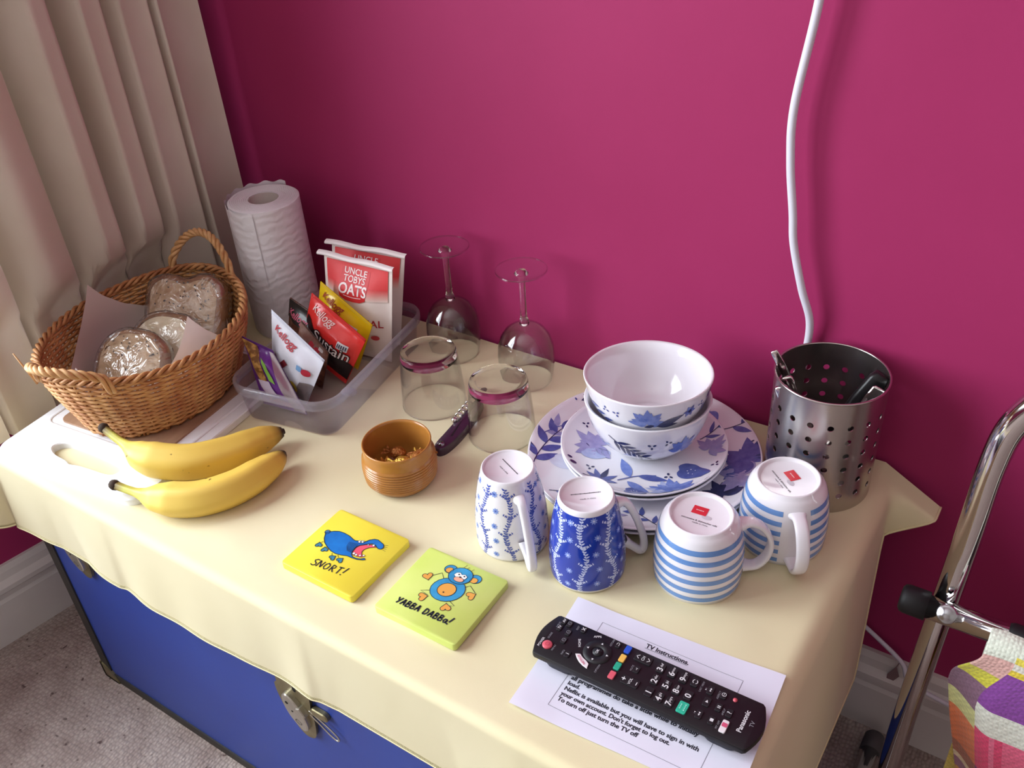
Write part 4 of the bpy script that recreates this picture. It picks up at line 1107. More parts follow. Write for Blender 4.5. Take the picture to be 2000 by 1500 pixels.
def sprig(b, fn, x, y, a, l, n, ll, lw, m, ms=None, curve=0.3, lift=.0002, sub=1):
    P = []; an = a; px, py = x, y
    for k in range(13):
        P.append((px, py)); px += math.cos(an) * l / 12; py += math.sin(an) * l / 12; an += curve / 12
    b.stroke(P, .0012, fn, ms or m, lift + .0001)
    for k in range(n):
        i = 2 + int(10 * k / max(1, n - 1)); i = min(i, 12); d = math.atan2(P[i][1] - P[i - 1][1], P[i][0] - P[i - 1][0]); s = 1 if k % 2 else -1
        b.shape(leafp(P[i][0], P[i][1], d + s * .75 * (1 if k < n - 1 else 0), ll * (1 - .25 * k / n), lw), fn, m, lift, sub)
def bloom(b, fn, x, y, a, r, m, n=11, spread=2.6, lift=.0002):
    for k in range(n):
        d = a - spread / 2 + spread * k / (n - 1); L_ = r * (.85 + .22 * math.sin(k * 2.1))
        b.shape(leafp(x, y, d, L_, r * .42), fn, m, lift + .00001 * k, 1)
def dots(b, fn, x, y, s, m, n=3):
    for k in range(n):
        a = 2 * PI * k / n + x * 90; b.shape(ell(x + s * math.cos(a), y + s * math.sin(a), s * .62, s * .42, a, 10), fn, m, .0002)
def poppy(b, fn, x, y, r, m):
    P = [(x + r * (1 + .13 * math.sin(3 * t + 1) + .06 * math.sin(7 * t)) * math.cos(t), y + .8 * r * (1 + .13 * math.sin(3 * t + 1) + .06 * math.sin(5 * t)) * math.sin(t)) for t in [2 * PI * i / 30 for i in range(30)]]
    b.shape(P, fn, m, .0002, 2)
    for k in range(6): b.shape(ell(x + r * .3 * math.cos(k * 1.05), y + r * .25 * math.sin(k * 1.05), r * .05, n=8), fn, ink('#d8daee'), .0004)
PLC = (-0.3720, 0.7680)
def plate(label, z0, R, group, decor):
    t = thing('dinner_plate' if R > .12 else 'side_plate', label, 'plate', (PLC[0], PLC[1], T + z0), 0, group)
    top = [(0, .0050), (R * .62, .0052), (R * .74, .0068), (R * .86, .0112), (R * .95, .0160), (R - .0012, .0190)]
    prof = [(0, .0022), (R * .56, .0022), (R * .58, .0004), (R * .62, .0004), (R * .64, .0026), (R * .76, .0046), (R * .87, .0088), (R * .96, .0138), (R, .0178), (R, .0188), (R - .0012, .0193)] + top[::-1][1:]
    b = MB(); b.lathe(prof, 120); b.build('porcelain', m_porc, t)
    if decor:
        def fn(u, v, l):
            r_ = math.hypot(u, v); k_ = min(1.0, (R - .0022) / max(r_, 1e-6))
            return (u * k_, v * k_, interp(top, r_ * k_) + l + .00025)
        b = MB(); decor(b, fn, R); b.build('painted_flowers', None, t)['kind'] = 'stuff'
    return t
def dec_big(b, fn, R):
    sprig(b, fn, -.098, -.086, 1.95, .085, 7, .032, .011, IND, NAVY, -.55)
    sprig(b, fn, -.122, -.030, 1.35, .060, 4, .026, .008, MAU, IND, -.4)
    bloom(b, fn, -.098, .080, 4.2, .030, NAVY, 9, 1.9); b.stroke([(-.098, .080), (-.092, .092), (-.082, .098)], .0013, fn, NAVY)
    bloom(b, fn, -.060, .110, 4.6, .024, IND, 7, 1.8)
    dots(b, fn, -.104, .034, .0036, NAVY); dots(b, fn, -.122, .052, .003, IND)
    b.shape(ell(-.075, -.050, .020, .014, .4), fn, mat('underglaze_wash', '#d3d6ea', .15, coat=.4), .0001, 2)
    sprig(b, fn, -.060, -.112, .8, .045, 4, .020, .006, IND, NAVY); sprig(b, fn, -.030, -.122, .15, .05, 4, .02, .006, MAU, IND, .4)
    bloom(b, fn, .112, .045, 2.6, .040, IND, 12, 4.2); bloom(b, fn, .116, .020, 3.4, .034, MAU, 10, 3.6); bloom(b, fn, .108, -.020, 2.4, .030, NAVY, 9, 3)
    sprig(b, fn, .062, .090, .55, .06, 5, .026, .008, IND, NAVY, .3); dots(b, fn, .100, .075, .0032, NAVY); dots(b, fn, .118, -.048, .0032, NAVY)
    for k in range(9): b.shape(ell(.100 + .012 * math.sin(k * 2.2), -.062 - .006 * k, .0028, .0018, k, 8), fn, IND, .0002)
    sprig(b, fn, .070, -.104, 2.6, .05, 5, .018, .006, IND, NAVY); sprig(b, fn, .0, .118, 2.9, .05, 5, .022, .007, IND); bloom(b, fn, .035, .112, 4.4, .026, BLU, 9)
def dec_small(b, fn, R):
    bloom(b, fn, -.052, -.020, 3.4, .030, MAU, 11, 4.8); sprig(b, fn, -.074, -.018, -.5, .04, 4, .014, .004, IND, NAVY); b.shape(ell(-.044, -.034, .017, .010, .5), fn, LBL, .0003, 2)
    dots(b, fn, -.078, .004, .0030, NAVY); dots(b, fn, -.037, -.060, .0034, NAVY); b.shape(ell(-.054, -.068, .004, .0028), fn, NAVY); b.shape(ell(-.062, -.062, .003, .002), fn, NAVY)
    for k, a in enumerate((.35, 1.0, 1.65, 2.3, 2.9)): b.shape(leafp(-.016, -.076, a, .026 - .003 * abs(k - 2), .007), fn, IND if k != 2 else NAVY, .0002, 1)
    b.stroke([(-.034, -.082), (-.016, -.077), (-.002, -.083)], .0014, fn, NAVY)
    b.stroke([(.000, -.064), (.012, -.050), (.022, -.042), (.034, -.036)], .0015, fn, IND); b.shape(leafp(.010, -.052, 2.35, .034, .012), fn, BLU, .0002, 2); b.shape(leafp(.016, -.046, .25, .036, .010), fn, IND, .0002, 2); b.shape(leafp(.010, -.060, -.35, .036, .011), fn, BLU, .0002, 2)
    poppy(b, fn, .028, -.078, .012, IND); bloom(b, fn, .066, -.058, 2.2, .030, BLU, 9, 2.4); bloom(b, fn, .060, -.060, 2.9, .026, LBL, 7, 1.8)
    poppy(b, fn, .066, -.012, .0175, IND); b.shape(leafp(.088, -.034, .95, .028, .010), fn, NAVY, .0002, 2)
    dots(b, fn, .046, -.030, .0034, NAVY); dots(b, fn, .086, .006, .0032, NAVY)
    bloom(b, fn, .068, .034, 1.2, .022, MAU, 9, 4); sprig(b, fn, .050, .046, .9, .04, 5, .018, .005, IND, NAVY); sprig(b, fn, -.060, .040, 1.9, .04, 5, .018, .006, IND, NAVY); bloom(b, fn, -.01, .076, 1.6, .022, BLU, 9)
plate('white dinner plate at the bottom of the plate stack', 0.0, .1345, None, None)
plate('floral dinner plate under the side plates and bowls', .0062, .1345, None, dec_big)
plate('plain-edged side plate between the floral dinner plate and top plate', .0135, .0955, None, None)
plate('floral side plate directly beneath the two stacked bowls', .0195, .0955, None, dec_small)
BRO = [(.030, .0), (.0335, .0004), (.0345, .003), (.046, .0085), (.057, .020), (.0645, .036), (.0690, .050), (.0718, .0625)]
def bowl(label, z0, decor, rot=0):
    t = thing('cereal_bowl', label, 'bowl', (PLC[0] - .001, PLC[1] + .010, T + z0), rot, None); t.rotation_euler = (0, -math.radians(3.5), rot)
    prof = [(0, .0025), (.030, .0025)] + BRO + [(.0722, .0640), (.0712, .0650), (.0698, .0640)] + [(r - .0032, z + .0012) for r, z in BRO[::-1][:6]] + [(.028, .0068), (0, .0060)]
    b = MB(); b.lathe(prof, 120); b.build('porcelain', m_porc, t)
    zr = [(z, r) for r, z in BRO[2:]]
    def fn(u, v, l):
        v = min(v, .0600); r_ = interp(zr, v) + l + .0002
        return (r_ * math.cos(u / .068), r_ * math.sin(u / .068), v)
    b = MB(); decor(b, fn); b.build('painted_flowers', None, t)['kind'] = 'stuff'
    return t
def A(deg): return math.radians(deg) * .068
def dec_b1(b, fn):        # upper bowl, centred on azimuth 0 (turned towards the room)
    bloom(b, fn, A(-3), .038, 1.57, .021, BLU, 15, 3.5); bloom(b, fn, A(-3), .041, 1.57, .015, IND, 9, 2.4)
    b.shape(leafp(A(6), .033, .38, .034, .009), fn, NAVY, .0003, 2); b.shape(leafp(A(6), .034, -.02, .026, .007), fn, NAVY, .0003, 2); b.shape(leafp(A(4), .035, 3.4, .012, .005), fn, NAVY, .0003, 1)
    for k in range(6): b.shape(leafp(A(38), .047, k * 1.05, .0085, .005), fn, IND if k % 2 else BLU, .0002, 1)
    b.shape(ell(A(38), .047, .0022), fn, NAVY, .0004)
    dots(b, fn, A(-32), .046, .003, IND); dots(b, fn, A(-44), .047, .003, IND); dots(b, fn, A(52), .050, .0028, IND)
    sprig(b, fn, A(-78), .050, -.75, .050, 8, .020, .0048, IND, NAVY, .35); sprig(b, fn, A(57), .022, 1.0, .042, 7, .020, .005, IND, NAVY, .3)
    bloom(b, fn, A(110), .030, 1.57, .022, BLU, 13, 3.4); sprig(b, fn, A(140), .025, .6, .05, 7, .018, .005, IND, NAVY); sprig(b, fn, A(-130), .020, .9, .05, 7, .018, .005, IND, NAVY); dots(b, fn, A(170), .045, .003, IND)
def dec_b2(b, fn):
    sprig(b, fn, A(-38), .046, -.62, .050, 11, .018, .0042, NAVY, NAVY, .1); dots(b, fn, A(5), .040, .0034, NAVY); dots(b, fn, A(20), .044, .003, NAVY)
    bloom(b, fn, A(38), .026, 1.3, .022, BLU, 13, 3.2); b.shape(leafp(A(-70), .044, -1.2, .010, .006), fn, BLU, .0002, 1)
    sprig(b, fn, A(-66), .020, .1, .022, 4, .010, .003, LBL, BLU); sprig(b, fn, A(95), .02, .9, .04, 7, .016, .004, IND, NAVY); bloom(b, fn, A(-120), .028, 1.57, .02, BLU, 11, 3.2); dots(b, fn, A(150), .04, .003, NAVY)
FRONT = math.atan2(-PLC[1], -PLC[0])
bowl('floral cereal bowl resting on the side plate beneath another bowl', .0272, dec_b2, FRONT)
bowl('floral cereal bowl on top of the stack with white inside', .0603, dec_b1, FRONT + .05)

# ------------------------------------------------------------------ mugs standing upside down
def mug(label, x, y, prof, foot, az, hpath, hw, ht, body_m, decor, stamp, grp, hm=None):
    """prof: outer (r, z) from the rim on the cloth upwards; foot: profile of the base with its recess"""
    t = thing('mug', label, 'mug', (x, y, T), az, grp)
    inner = [(r - .0034, z) for r, z in prof[:-2]]
    b = MB(); b.lathe([(prof[0][0] - .0034, .0008), (prof[0][0] - .0017, .0002)] + prof + foot, 96, m=body_m[0]); b.lathe([(prof[0][0] - .0034, .0008)] + inner[1:] + [(inner[-1][0] - .006, inner[-1][1] + .004), (0, inner[-1][1] + .005)], 96, m=m_porc, flip=True)
    o = b.build('body', None, t)
    b = MB(); pts = catmull([(r, 0, z) for r, z in hpath], 8)
    b.tube(pts, hw / 2, 14, flat=ht / hw, up=(0, 0, 1) if False else None)
    # strap section: wide across, thin radially
    b = MB(); n = len(pts); vs = []; seg = 16
    for i in range(n):
        tt = (pts[min(i + 1, n - 1)] - pts[max(i - 1, 0)]).normalized(); side = Vector((0, 1, 0)); nn = tt.cross(side).normalized()
        k = 1.0 + .35 * (sm(.12, 0, i / (n - 1)) + sm(.88, 1, i / (n - 1)))
        for q in range(seg):
            a = 2 * PI * q / seg; ca, sa = math.cos(a), math.sin(a)
            ca = math.copysign(abs(ca) ** .7, ca); sa = math.copysign(abs(sa) ** .7, sa)
            vs.append(pts[i] + side * (ca * hw / 2 * k) + nn * (sa * ht / 2 * k))
    fs = [(i * seg + q, i * seg + (q + 1) % seg, (i + 1) * seg + (q + 1) % seg, (i + 1) * seg + q) for i in range(n - 1) for q in range(seg)]
    b.add(vs, fs); h = b.build('handle', hm or m_porc, t)
    zr = [(z, r) for r, z in prof]
    fn = lambda u, v, l: ((interp(zr, v) + l + .00015) * math.cos(u), (interp(zr, v) + l + .00015) * math.sin(u), v)
    b = MB(); decor(b, fn, zr); b.build('printed_pattern', None, t)['kind'] = 'stuff'
    b = MB(); zb = foot[-1][1]; stamp(b, lambda u, v, l: (u, v, zb + l)); b.build('base_stamp', None, t)['kind'] = 'stuff'
    return t
STR = [(.0432, .0006), (.0440, .006), (.0448, .018), (.0450, .028), (.0444, .042), (.0428, .056), (.0405, .067), (.0380, .0745), (.0352, .0785), (.0330, .0800)]
STRF = [(.0322, .0822), (.0308, .0832), (.0294, .0822), (.0284, .0802), (.0270, .0795), (0, .0795)]
m_strp = mat('cornish_blue_stripe', '#6a95d2', .14, coat=.5)
def stripes(b, fn, zr):
    g = .34
    for k in range(6):
        z0 = .0055 + k * .0117; z1 = z0 + .0056
        b.grid(lambda u, v: fn(g + (2 * PI - 2 * g) * u, z0 + (z1 - z0) * v, .00008), 84, 3, m=m_strp)
def dashes(b, g, x, y, w, h, n, m, lift):      # a line of print too small to read
    for k in range(n): b.shape(rrect(w / n * .72, h * (1 if k % 3 else 1.3), .0001, 1, x - w / 2 + w * (k + .5) / n, y), g, m, lift)
def stamp_red(rot):
    def f(b, fn):
        c, s = math.cos(rot), math.sin(rot); g = lambda u, v, l: fn(u * c - v * s, u * s + v * c, l)
        b.shape(rrect(.0150, .0115, .0003, 2, -.003, .006), g, ink('#d83440', .3), .0003); dashes(b, g, -.003, .006, .0080, .0011, 6, ink('#f6d8d8'), .0005)
        b.text('microwave & dishwasher safe', .0030, .001, -.0085, g, ink('#3a3a42'), .0003, bold=.01); b.text('made in china', .0028, .003, -.0120, g, ink('#4a4a52'), .0003)
        b.shape(ell(.006, -.001, .005, .003), g, ink('#cfccd4', .3), .0002)
    return f
HS = [(.0395, .066), (.0500, .0675), (.0610, .0610), (.0690, .0480), (.0715, .0340), (.0680, .0190), (.0580, .0085), (.0430, .0100)]
mug('blue and white striped mug upside down with handle towards the other striped mug', -0.2475, 0.6420, STR, STRF, math.radians(34), HS, .0135, .0060, [m_porc], stripes, stamp_red(math.radians(-34 - 58 + 62)), 'striped mugs')
mug('blue and white striped mug upside down against the steel cutlery holder', -0.1935, 0.7345, STR, STRF, math.radians(-56), HS, .0135, .0060, [m_porc], stripes, stamp_red(math.radians(56 + 15 + 35 - 90)), 'striped mugs')
FLO = [(.0382, .0006), (.0388, .004), (.0392, .014), (.0390, .028), (.0378, .045), (.0357, .062), (.0328, .078), (.0302, .089), (.0284, .0955)]
FLOF = [(.0276, .0985), (.0264, .0998), (.0252, .0985), (.0244, .0972), (0, .0970)]
def vines(colv, colf):
    mv = mat('vine_' + colv[1:], colv, .2, coat=.3); mf = mat('motif_' + colf[1:], colf, .2, coat=.3)
    def f(b, fn, zr):
        rnd = random.Random(5)
        def g(cx, cz): return lambda u, v, l: fn(cx + u / interp(zr, min(max(cz + v, .001), .095)), min(max(cz + v, .0012), .0945), l)
        for c in range(8):
            th = 2 * PI * (c + .5) / 8
            if min(th, 2 * PI - th) < .2: continue
            P = []
            for i in range(60):
                z = .003 + .090 * i / 59; P.append((th + .10 * math.sin(z * 95 + c * 2), z))
            b.stroke(P, .006, lambda u, v, l: fn(u, v, l), mv, .00006) if False else None
            for i in range(0, 59):
                (a0, z0), (a1, z1) = P[i], P[i + 1]; h = g(a0, z0)
                b.stroke([(0, 0), ((a1 - a0) * interp(zr, z0), z1 - z0)], .0005, h, mv, .00006)
                if i % 2 == 0:
                    for s in (-1, 1):
                        an = 1.57 + s * rnd.uniform(.6, 1.2); b.shape(leafp(0, 0, an, rnd.uniform(.0028, .0046), .0018, 5), h, mv, .00008)
                if i % 15 == 7:       # side shoots round a blossom
                    for s in (-1, 1):
                        for k in range(5): b.shape(leafp(s * (.0016 + .0015 * k), .001 * k - .001, 1.57 + s * (.4 + .3 * (k % 2)), .0034, .0015, 5), h, mv, .00009)
            for k in range(5):
                z = .010 + .019 * k + .004 * (c % 2); h = g(th + PI / 8 + .04 * math.sin(k * 3 + c), z)
                if z > .091 or min(abs(th + PI / 8), abs(2 * PI - th - PI / 8)) < .12: continue
                for q in range(8): b.shape(leafp(0, 0, q * PI / 4 + .2, .0040, .0019, 5), h, mf, .00006)
                b.shape(ell(0, 0, .0011, n=8), h, mv, .0001)
    return f
def stamp_txt(rot):
    def f(b, fn):
        c, s = math.cos(rot), math.sin(rot); g = lambda u, v, l: fn(u * c - v * s, u * s + v * c, l)
        dashes(b, g, 0, .003, .0300, .0010, 20, ink('#35353c'), .0003); b.text('made in china', .0028, .001, -.005, g, ink('#4a4a52'), .0003)
    return f
HF = [(.0315, .0800), (.0400, .0790), (.0475, .0660), (.0545, .0470), (.0600, .0270), (.0610, .0120), (.0570, .0075), (.0490, .0150), (.0380, .0270)]
mug('white mug with small blue flowers upside down beside the cobalt blue mug', -0.4400, 0.5930, FLO, FLOF, math.radians(-37), HF, .0095, .0080, [m_porc], vines('#4a5cae', '#7f9ada'), stamp_txt(math.radians(37 - 25)), None)
m_cob = mat('cobalt_glaze', '#1c3aa6', .16, coat=.5)
def cobalt(b, fn, zr):
    b.grid(lambda u, v: fn(2 * PI * u, .0035 + .0905 * v, .00002), 96, 24, m=m_cob)
    vines('#c6d0f2', '#7f95dc')(b, lambda u, v, l: fn(u, v, l + .00008), zr)
mug('cobalt blue mug with white flower vines standing upside down between two pale mugs', -0.3490, 0.5955, FLO, FLOF, math.radians(46), HF, .0095, .0080, [m_porc], cobalt, stamp_txt(math.radians(-46 + 38)), None)

# ------------------------------------------------------------------ perforated cutlery holder
m_brush = mat('brushed_stainless_steel', '#bdb8b4', 0.27, metal=1.0, bump=.12, bscale=120, bdist=.0005, stretch=(1, 1, 14))
ca = thing('cutlery_holder', 'perforated stainless steel cutlery holder against the pink wall', 'cutlery holder', (-0.1925, 0.8430, T))
CR, CH_, NC, NR = .0580, .146, 18, 6
b = MB()
def cyl(a, z, r=CR): return (r * math.cos(a), r * math.sin(a), z)
da = 2 * PI / NC; z0h = .014; dz = .0182; hr = .0034
RI = CR - .0009
for c in range(NC):
    ac = (c + .5) * da
    for r in range(NR):
        zc = z0h + dz * (r + .5)
        rings = []
        for q in (0.0, .34, .67, 1.0):
            ring = []
            for k in range(24):
                t = 2 * PI * k / 24; x, y = math.cos(t), math.sin(t); w = 1 / max(abs(x), abs(y))
                ring.append((ac + (x * hr / CR) * (1 - q) + x * w * da / 2 * q, zc + y * hr * (1 - q) + y * w * dz / 2 * q))
            rings.append(ring)
        vs = [cyl(*p) for ring in rings for p in ring]
        fs = [(l * 24 + k, (l + 1) * 24 + k, (l + 1) * 24 + (k + 1) % 24, l * 24 + (k + 1) % 24) for l in range(3) for k in range(24)]
        b.add(vs, fs)
        b.add([cyl(p[0], p[1], RI) for ring in rings for p in ring], [f[::-1] for f in fs])
        b.add([cyl(*p) for p in rings[0]] + [cyl(p[0], p[1], RI) for p in rings[0]], [(k, (k + 1) % 24, 24 + (k + 1) % 24, 24 + k) for k in range(24)])
zt = z0h + dz * NR
for R_, fl in ((CR, False), (RI, True)):
    b.lathe([(R_, .0), (R_, .007), (R_, z0h)], NC * 6, flip=fl); b.lathe([(R_, zt), (R_, zt + .006), (R_, CH_ - .002)], NC * 6, flip=fl)
o = b.build('perforated_wall', m_brush, ca)
_bm = bmesh.new(); _bm.from_mesh(o.data); bmesh.ops.remove_doubles(_bm, verts=_bm.verts, dist=.00006)
for e_ in _bm.edges:
    if len(e_.link_faces) == 2 and e_.calc_face_angle(0) > math.radians(40): e_.smooth = False
_bm.to_mesh(o.data); _bm.free()
b = MB(); b.tube([(CR * math.cos(a), CR * math.sin(a), CH_ - .0012) for a in [2 * PI * i / 90 for i in range(90)]], .0014, 8, closed=True); b.build('rolled_rim', m_brush, ca)
b = MB(); b.lathe([(0, .001), (CR - .001, .001), (CR - .001, .003), (0, .003)], 60); b.build('bottom', m_brush, ca)
m_chr = mat('polished_cutlery_steel', '#dcd9d6', .12, metal=1.0, bump=.3, bscale=160, bdist=.0008); m_bkh = mat('black_plastic_handle', '#151416', .35)
CP = Vector((-0.1925, 0.8430, T))
def cutlery(name, label, cat, tip, base, w, th, kind):
    tip, base = Vector(tip), Vector(base); o = base
    t = thing(name, label, cat, CP + o, 0, None)
    d = (tip - base); L_ = d.length; d.normalize(); side = d.cross(Vector((0.3, -1, .3))).normalized(); nn = side.cross(d)
    def strap(tab, m, nm, tk):
        b = MB(); vs = []; seg = 12
        for s, ww in tab:
            for q in range(seg):
                a = 2 * PI * q / seg; ca_, sa_ = math.cos(a), math.sin(a)
                vs.append(d * (s * L_) + side * (math.copysign(abs(ca_) ** .6, ca_) * ww / 2) + nn * (math.copysign(abs(sa_) ** .7, sa_) * tk / 2 * min(1, ww / .006)))
        n = len(tab); fs = [(i * seg + q, i * seg + (q + 1) % seg, (i + 1) * seg + (q + 1) % seg, (i + 1) * seg + q) for i in range(n - 1) for q in range(seg)]
        fs += [tuple(range(seg))[::-1], tuple((n - 1) * seg + q for q in range(seg))]
        b.add(vs, fs); return b.build(nm, m, t)
    if kind == 'knife_black':
        strap([(0, .012), (.1, .017), (.45, .016), (.5, .010)], m_chr, 'blade', .0014); strap([(.46, .011), (.5, .0135), (.75, w), (.95, w * 1.02), (1, w * .75)], m_bkh, 'handle', th)
    else:
        strap([(.36, .005), (.5, .0058), (.7, w * .75), (.9, w), (.985, w * .95), (1, w * .7)], m_chr, 'handle', th)
        if kind == 'spoon': strap([(0, .004), (.06, .020), (.16, .027), (.28, .020), (.37, .006)], m_chr, 'spoon_bowl', .004)
        elif kind == 'knife': strap([(0, .006), (.1, .017), (.33, .018), (.38, .007)], m_chr, 'blade', .0016)
        else:
            strap([(.16, .020), (.22, .024), (.30, .016), (.37, .006)], m_chr, 'fork_head', .003)
            for k in range(4):
                b = MB(); of = side * ((k - 1.5) * .006); b.tube([d * (0.0 * L_) + of, d * (.18 * L_) + of], [.0008, .0016], 6); b.build('tine', m_chr, t)
    return t
cutlery('table_spoon', 'slim steel spoon handle leaning out over the rim of the cutlery holder', 'spoon', (-.058, -.020, .166), (.022, .012, .005), .0090, .0026, 'spoon')
cutlery('table_fork', 'steel fork with squared bright handle end inside the cutlery holder', 'fork', (-.0405, -.026, .142), (.010, -.012, .005), .0150, .0042, 'fork')
cutlery('table_knife', 'steel knife with squared bright handle end next to the fork in the holder', 'knife', (-.0415, -.0375, .137), (.014, -.026, .005), .0150, .0048, 'knife')
cutlery('kitchen_knife', 'black-handled kitchen knife leaning in the steel cutlery holder', 'knife', (.0465, .018, .146), (-.022, -.020, .005), .0210, .0120, 'knife_black')
cutlery('serving_spoon', 'patterned steel spoon handle beside the black knife handle', 'spoon', (.0510, -.004, .144), (-.006, -.024, .005), .0165, .0034, 'spoon')

# ------------------------------------------------------------------ instruction sheet
m_sheet = mat('printer_paper', '#e6e4f4', 0.75, transl=.08)
PPA = math.radians(3.6)
pp = thing('instruction_sheet', 'white printed instruction sheet under the remote control', 'paper', (-0.2280, 0.4900, T), PPA)
def pz(u, v): return .0012 + .0022 * sm(.05, .105, abs(u)) * sm(.02, .07, abs(v)) + .0006 * noise.noise(Vector((u * 20, v * 20, 5)))
b = MB(); b.grid(lambda u, v: (-.1025 + .209 * u, -.0720 + .1395 * v, pz(-.1025 + .209 * u, -.072 + .1395 * v)), 50, 36); o = b.build('sheet', m_sheet, pp)
fnp = lambda u, v, l: (u, v, pz(u, v) + l)
rp = math.radians(-1.9)
b = MB(); kk = ink('#2c2c38')
def rot2(x, y): return (x * math.cos(rp) - y * math.sin(rp), x * math.sin(rp) + y * math.cos(rp))
bx = [(-.0690, .0480), (.0725, .0480), (.0725, -.0590), (-.0690, -.0590)]
for i in range(4):
    (x0, y0), (x1, y1) = bx[i], bx[(i + 1) % 4]
    b.stroke([rot2(x0 + (x1 - x0) * k / 20, y0 + (y1 - y0) * k / 20) for k in range(21)], .00035, fnp, ink('#6a6a78'), .00015)
def fitline(txt, x0, y0, width, size):
    vs, tri = text2d(txt, .028, 0, 'LEFT'); w0 = max(v[0] for v in vs) - min(v[0] for v in vs); xs = width / (w0 * size)
    px, py = rot2(x0, y0); b.text(txt, size, px, py, fnp, kk, .0002, bold=.028, align='LEFT', rot=rp, xs=xs)
fitline('TV Instructions.', -.0205, .0428, .0430, .0068)
b.stroke([rot2(-.0205 + .0424 * k / 10, .0398) for k in range(11)], .0004, fnp, kk, .0002)
fitline('all programmes do take a little while to initially', -.0648, -.0228, .1240, .0062)
fitline('load.', -.0648, -.0294, .0120, .0062)
fitline('Neflix is available but you will have to sign in with', -.0648, -.0360, .1290, .0062)
fitline("your own account. Don't forget to log out.", -.0648, -.0424, .1060, .0062)
fitline('To turn off just turn the TV off', -.0648, -.0488, .0790, .0062)
b.build('printed_text', None, pp)['kind'] = 'stuff'

# ------------------------------------------------------------------ remote control
m_rem = mat('black_remote_plastic', '#17161a', 0.38, bump=.15, bscale=700, bdist=.0003); m_remu = mat('dark_remote_underside', '#2a2a33', 0.4); m_key = mat('black_rubber_key', '#1b1a1e', 0.5)
rm = thing('remote_control', 'black television remote control lying on the printed sheet', 'remote control', (-0.2320, 0.4850, T + .0030), math.radians(91))
def remout(ins=0.0, x0=-.0250, x1=.0262):
    P = [(x0 + ins, -.1035), (x0 + ins, .0960), (x0 + ins + .0015, .0985)]
    for k in range(1, 8):
        u = k / 8; P.append((x0 + ins + .0015 + (x1 - x0 - 2 * ins - .003) * u, .0985 + (.0060 - ins) * math.sin(PI * u)))
    P += [(x1 - ins - .0015, .0985), (x1 - ins, .0960), (x1 - ins, -.1035), (x1 - ins - .002, -.1060)]
    for k in range(1, 8):
        u = 1 - k / 8; P.append((x0 + ins + .002 + (x1 - x0 - 2 * ins - .004) * u, -.1060 - (.0065 - ins) * math.sin(PI * u)))
    P.append((x0 + ins + .002, -.1060))
    return ccw(P)
ZT = .0175
b = MB(); b.prism(remout(), .0118, ZT, bevel=.0016); b.build('top_shell', m_rem, rm, autos=40)
b = MB(); b.prism([(x * .66, y * .93) for x, y in remout()], .0030, .0119); b.build('underside', m_remu, rm, smooth=False)
for yy in (.074, -.082):
    b = MB(); b.prism(rrect(.040, .034, .010, 5, .0005, yy), .0, .0119, bevel=.0004); b.build('foot_bulge', m_remu, rm, smooth=False)
REM = {'power': (-10.9, 89.9), 'POWER': (-10.4, 96.9), 'GUIDE': (0, 93.2), 'INPUT': (15, 92.6), 'AV': (21, 89.6), 'TVi': (12.1, 89.8), 'ic1': (20.5, 83.6), 'ic2': (10.9, 79.8), 'ic3': (0.9, 79.0), 'EXIT': (20.3, 74.6), 'X': (21.0, 68.6), 'HOME': (5.6, 64.9), 'APPS': (20.0, 53.7), 'MENU': (-11, 83.2), 'INFO': (-11.2, 73.2), 'i': (-11.3, 68.2)}
NETF = [(-7.4, 62.1), (-5.5, 58.1), (-8.0, 54.2), (-9.6, 49.8), (-11.7, 46.2), (-16.7, 45.3), (-15.6, 50.3), (-13.5, 55.2), (-10.5, 59.2)]
fr = lambda u, v, l: (u, v, ZT + l)
lg = MB(); wh = ink('#d9d9dc'); gy = ink('#85858c')
def key(x, y, w, h, m=m_key, r=.0012, hgt=.0011, name='key'):
    b = MB(); b.prism(rrect(w, h, min(r, w / 2.1, h / 2.1), 4, x, y), ZT - .0005, ZT + hgt, bevel=.0004); return b.build(name, m, rm, smooth=False)
def lab(t, x, y, s, m=wh, bold=.01, rot=0.0, up=0.0): lg.text(t, s, x, y, fr, m, .0002 + up, bold=bold, rot=rot)
mmk = lambda k: (REM[k][0] / 1000, REM[k][1] / 1000)
b = MB(); b.lathe([(.0048, ZT - .0005), (.0048, ZT + .0010), (.0040, ZT + .0016), (0, ZT + .0017)], 28, c=mmk('power')); b.build('power_key', mat('red_power_key', '#d05a68', .4), rm)
lg.stroke(ell(*mmk('power'), .0018), .0003, fr, ink('#b23a4c'), .0019, closed=True)
for k, s in (('POWER', .0032), ('GUIDE', .0026), ('INPUT', .0026), ('EXIT', .0026), ('MENU', .0026), ('INFO', .0026)): lab(k, *mmk(k), s, gy if k != 'POWER' else wh)
lab('HOME', *mmk('HOME'), .0034, rot=.5); lab('APPS', *mmk('APPS'), .0034, rot=-1.1)
for k, t in (('AV', 'AV'), ('TVi', 'TV'), ('X', 'X'), ('i', 'i')):
    x, y = mmk(k); key(x, y, .0075, .0048); lab(t, x, y, .0048 if k in 'Xi' else .0034, up=.0011, bold=.02)
for k in ('ic1', 'ic2', 'ic3'):
    x, y = mmk(k); key(x, y, .0075, .0048); lg.stroke(ell(x, y, .0017), .0004, fr, gy, .0014, closed=True); lg.stroke([(x - .0012, y), (x + .0012, y)], .0003, fr, gy, .0014)
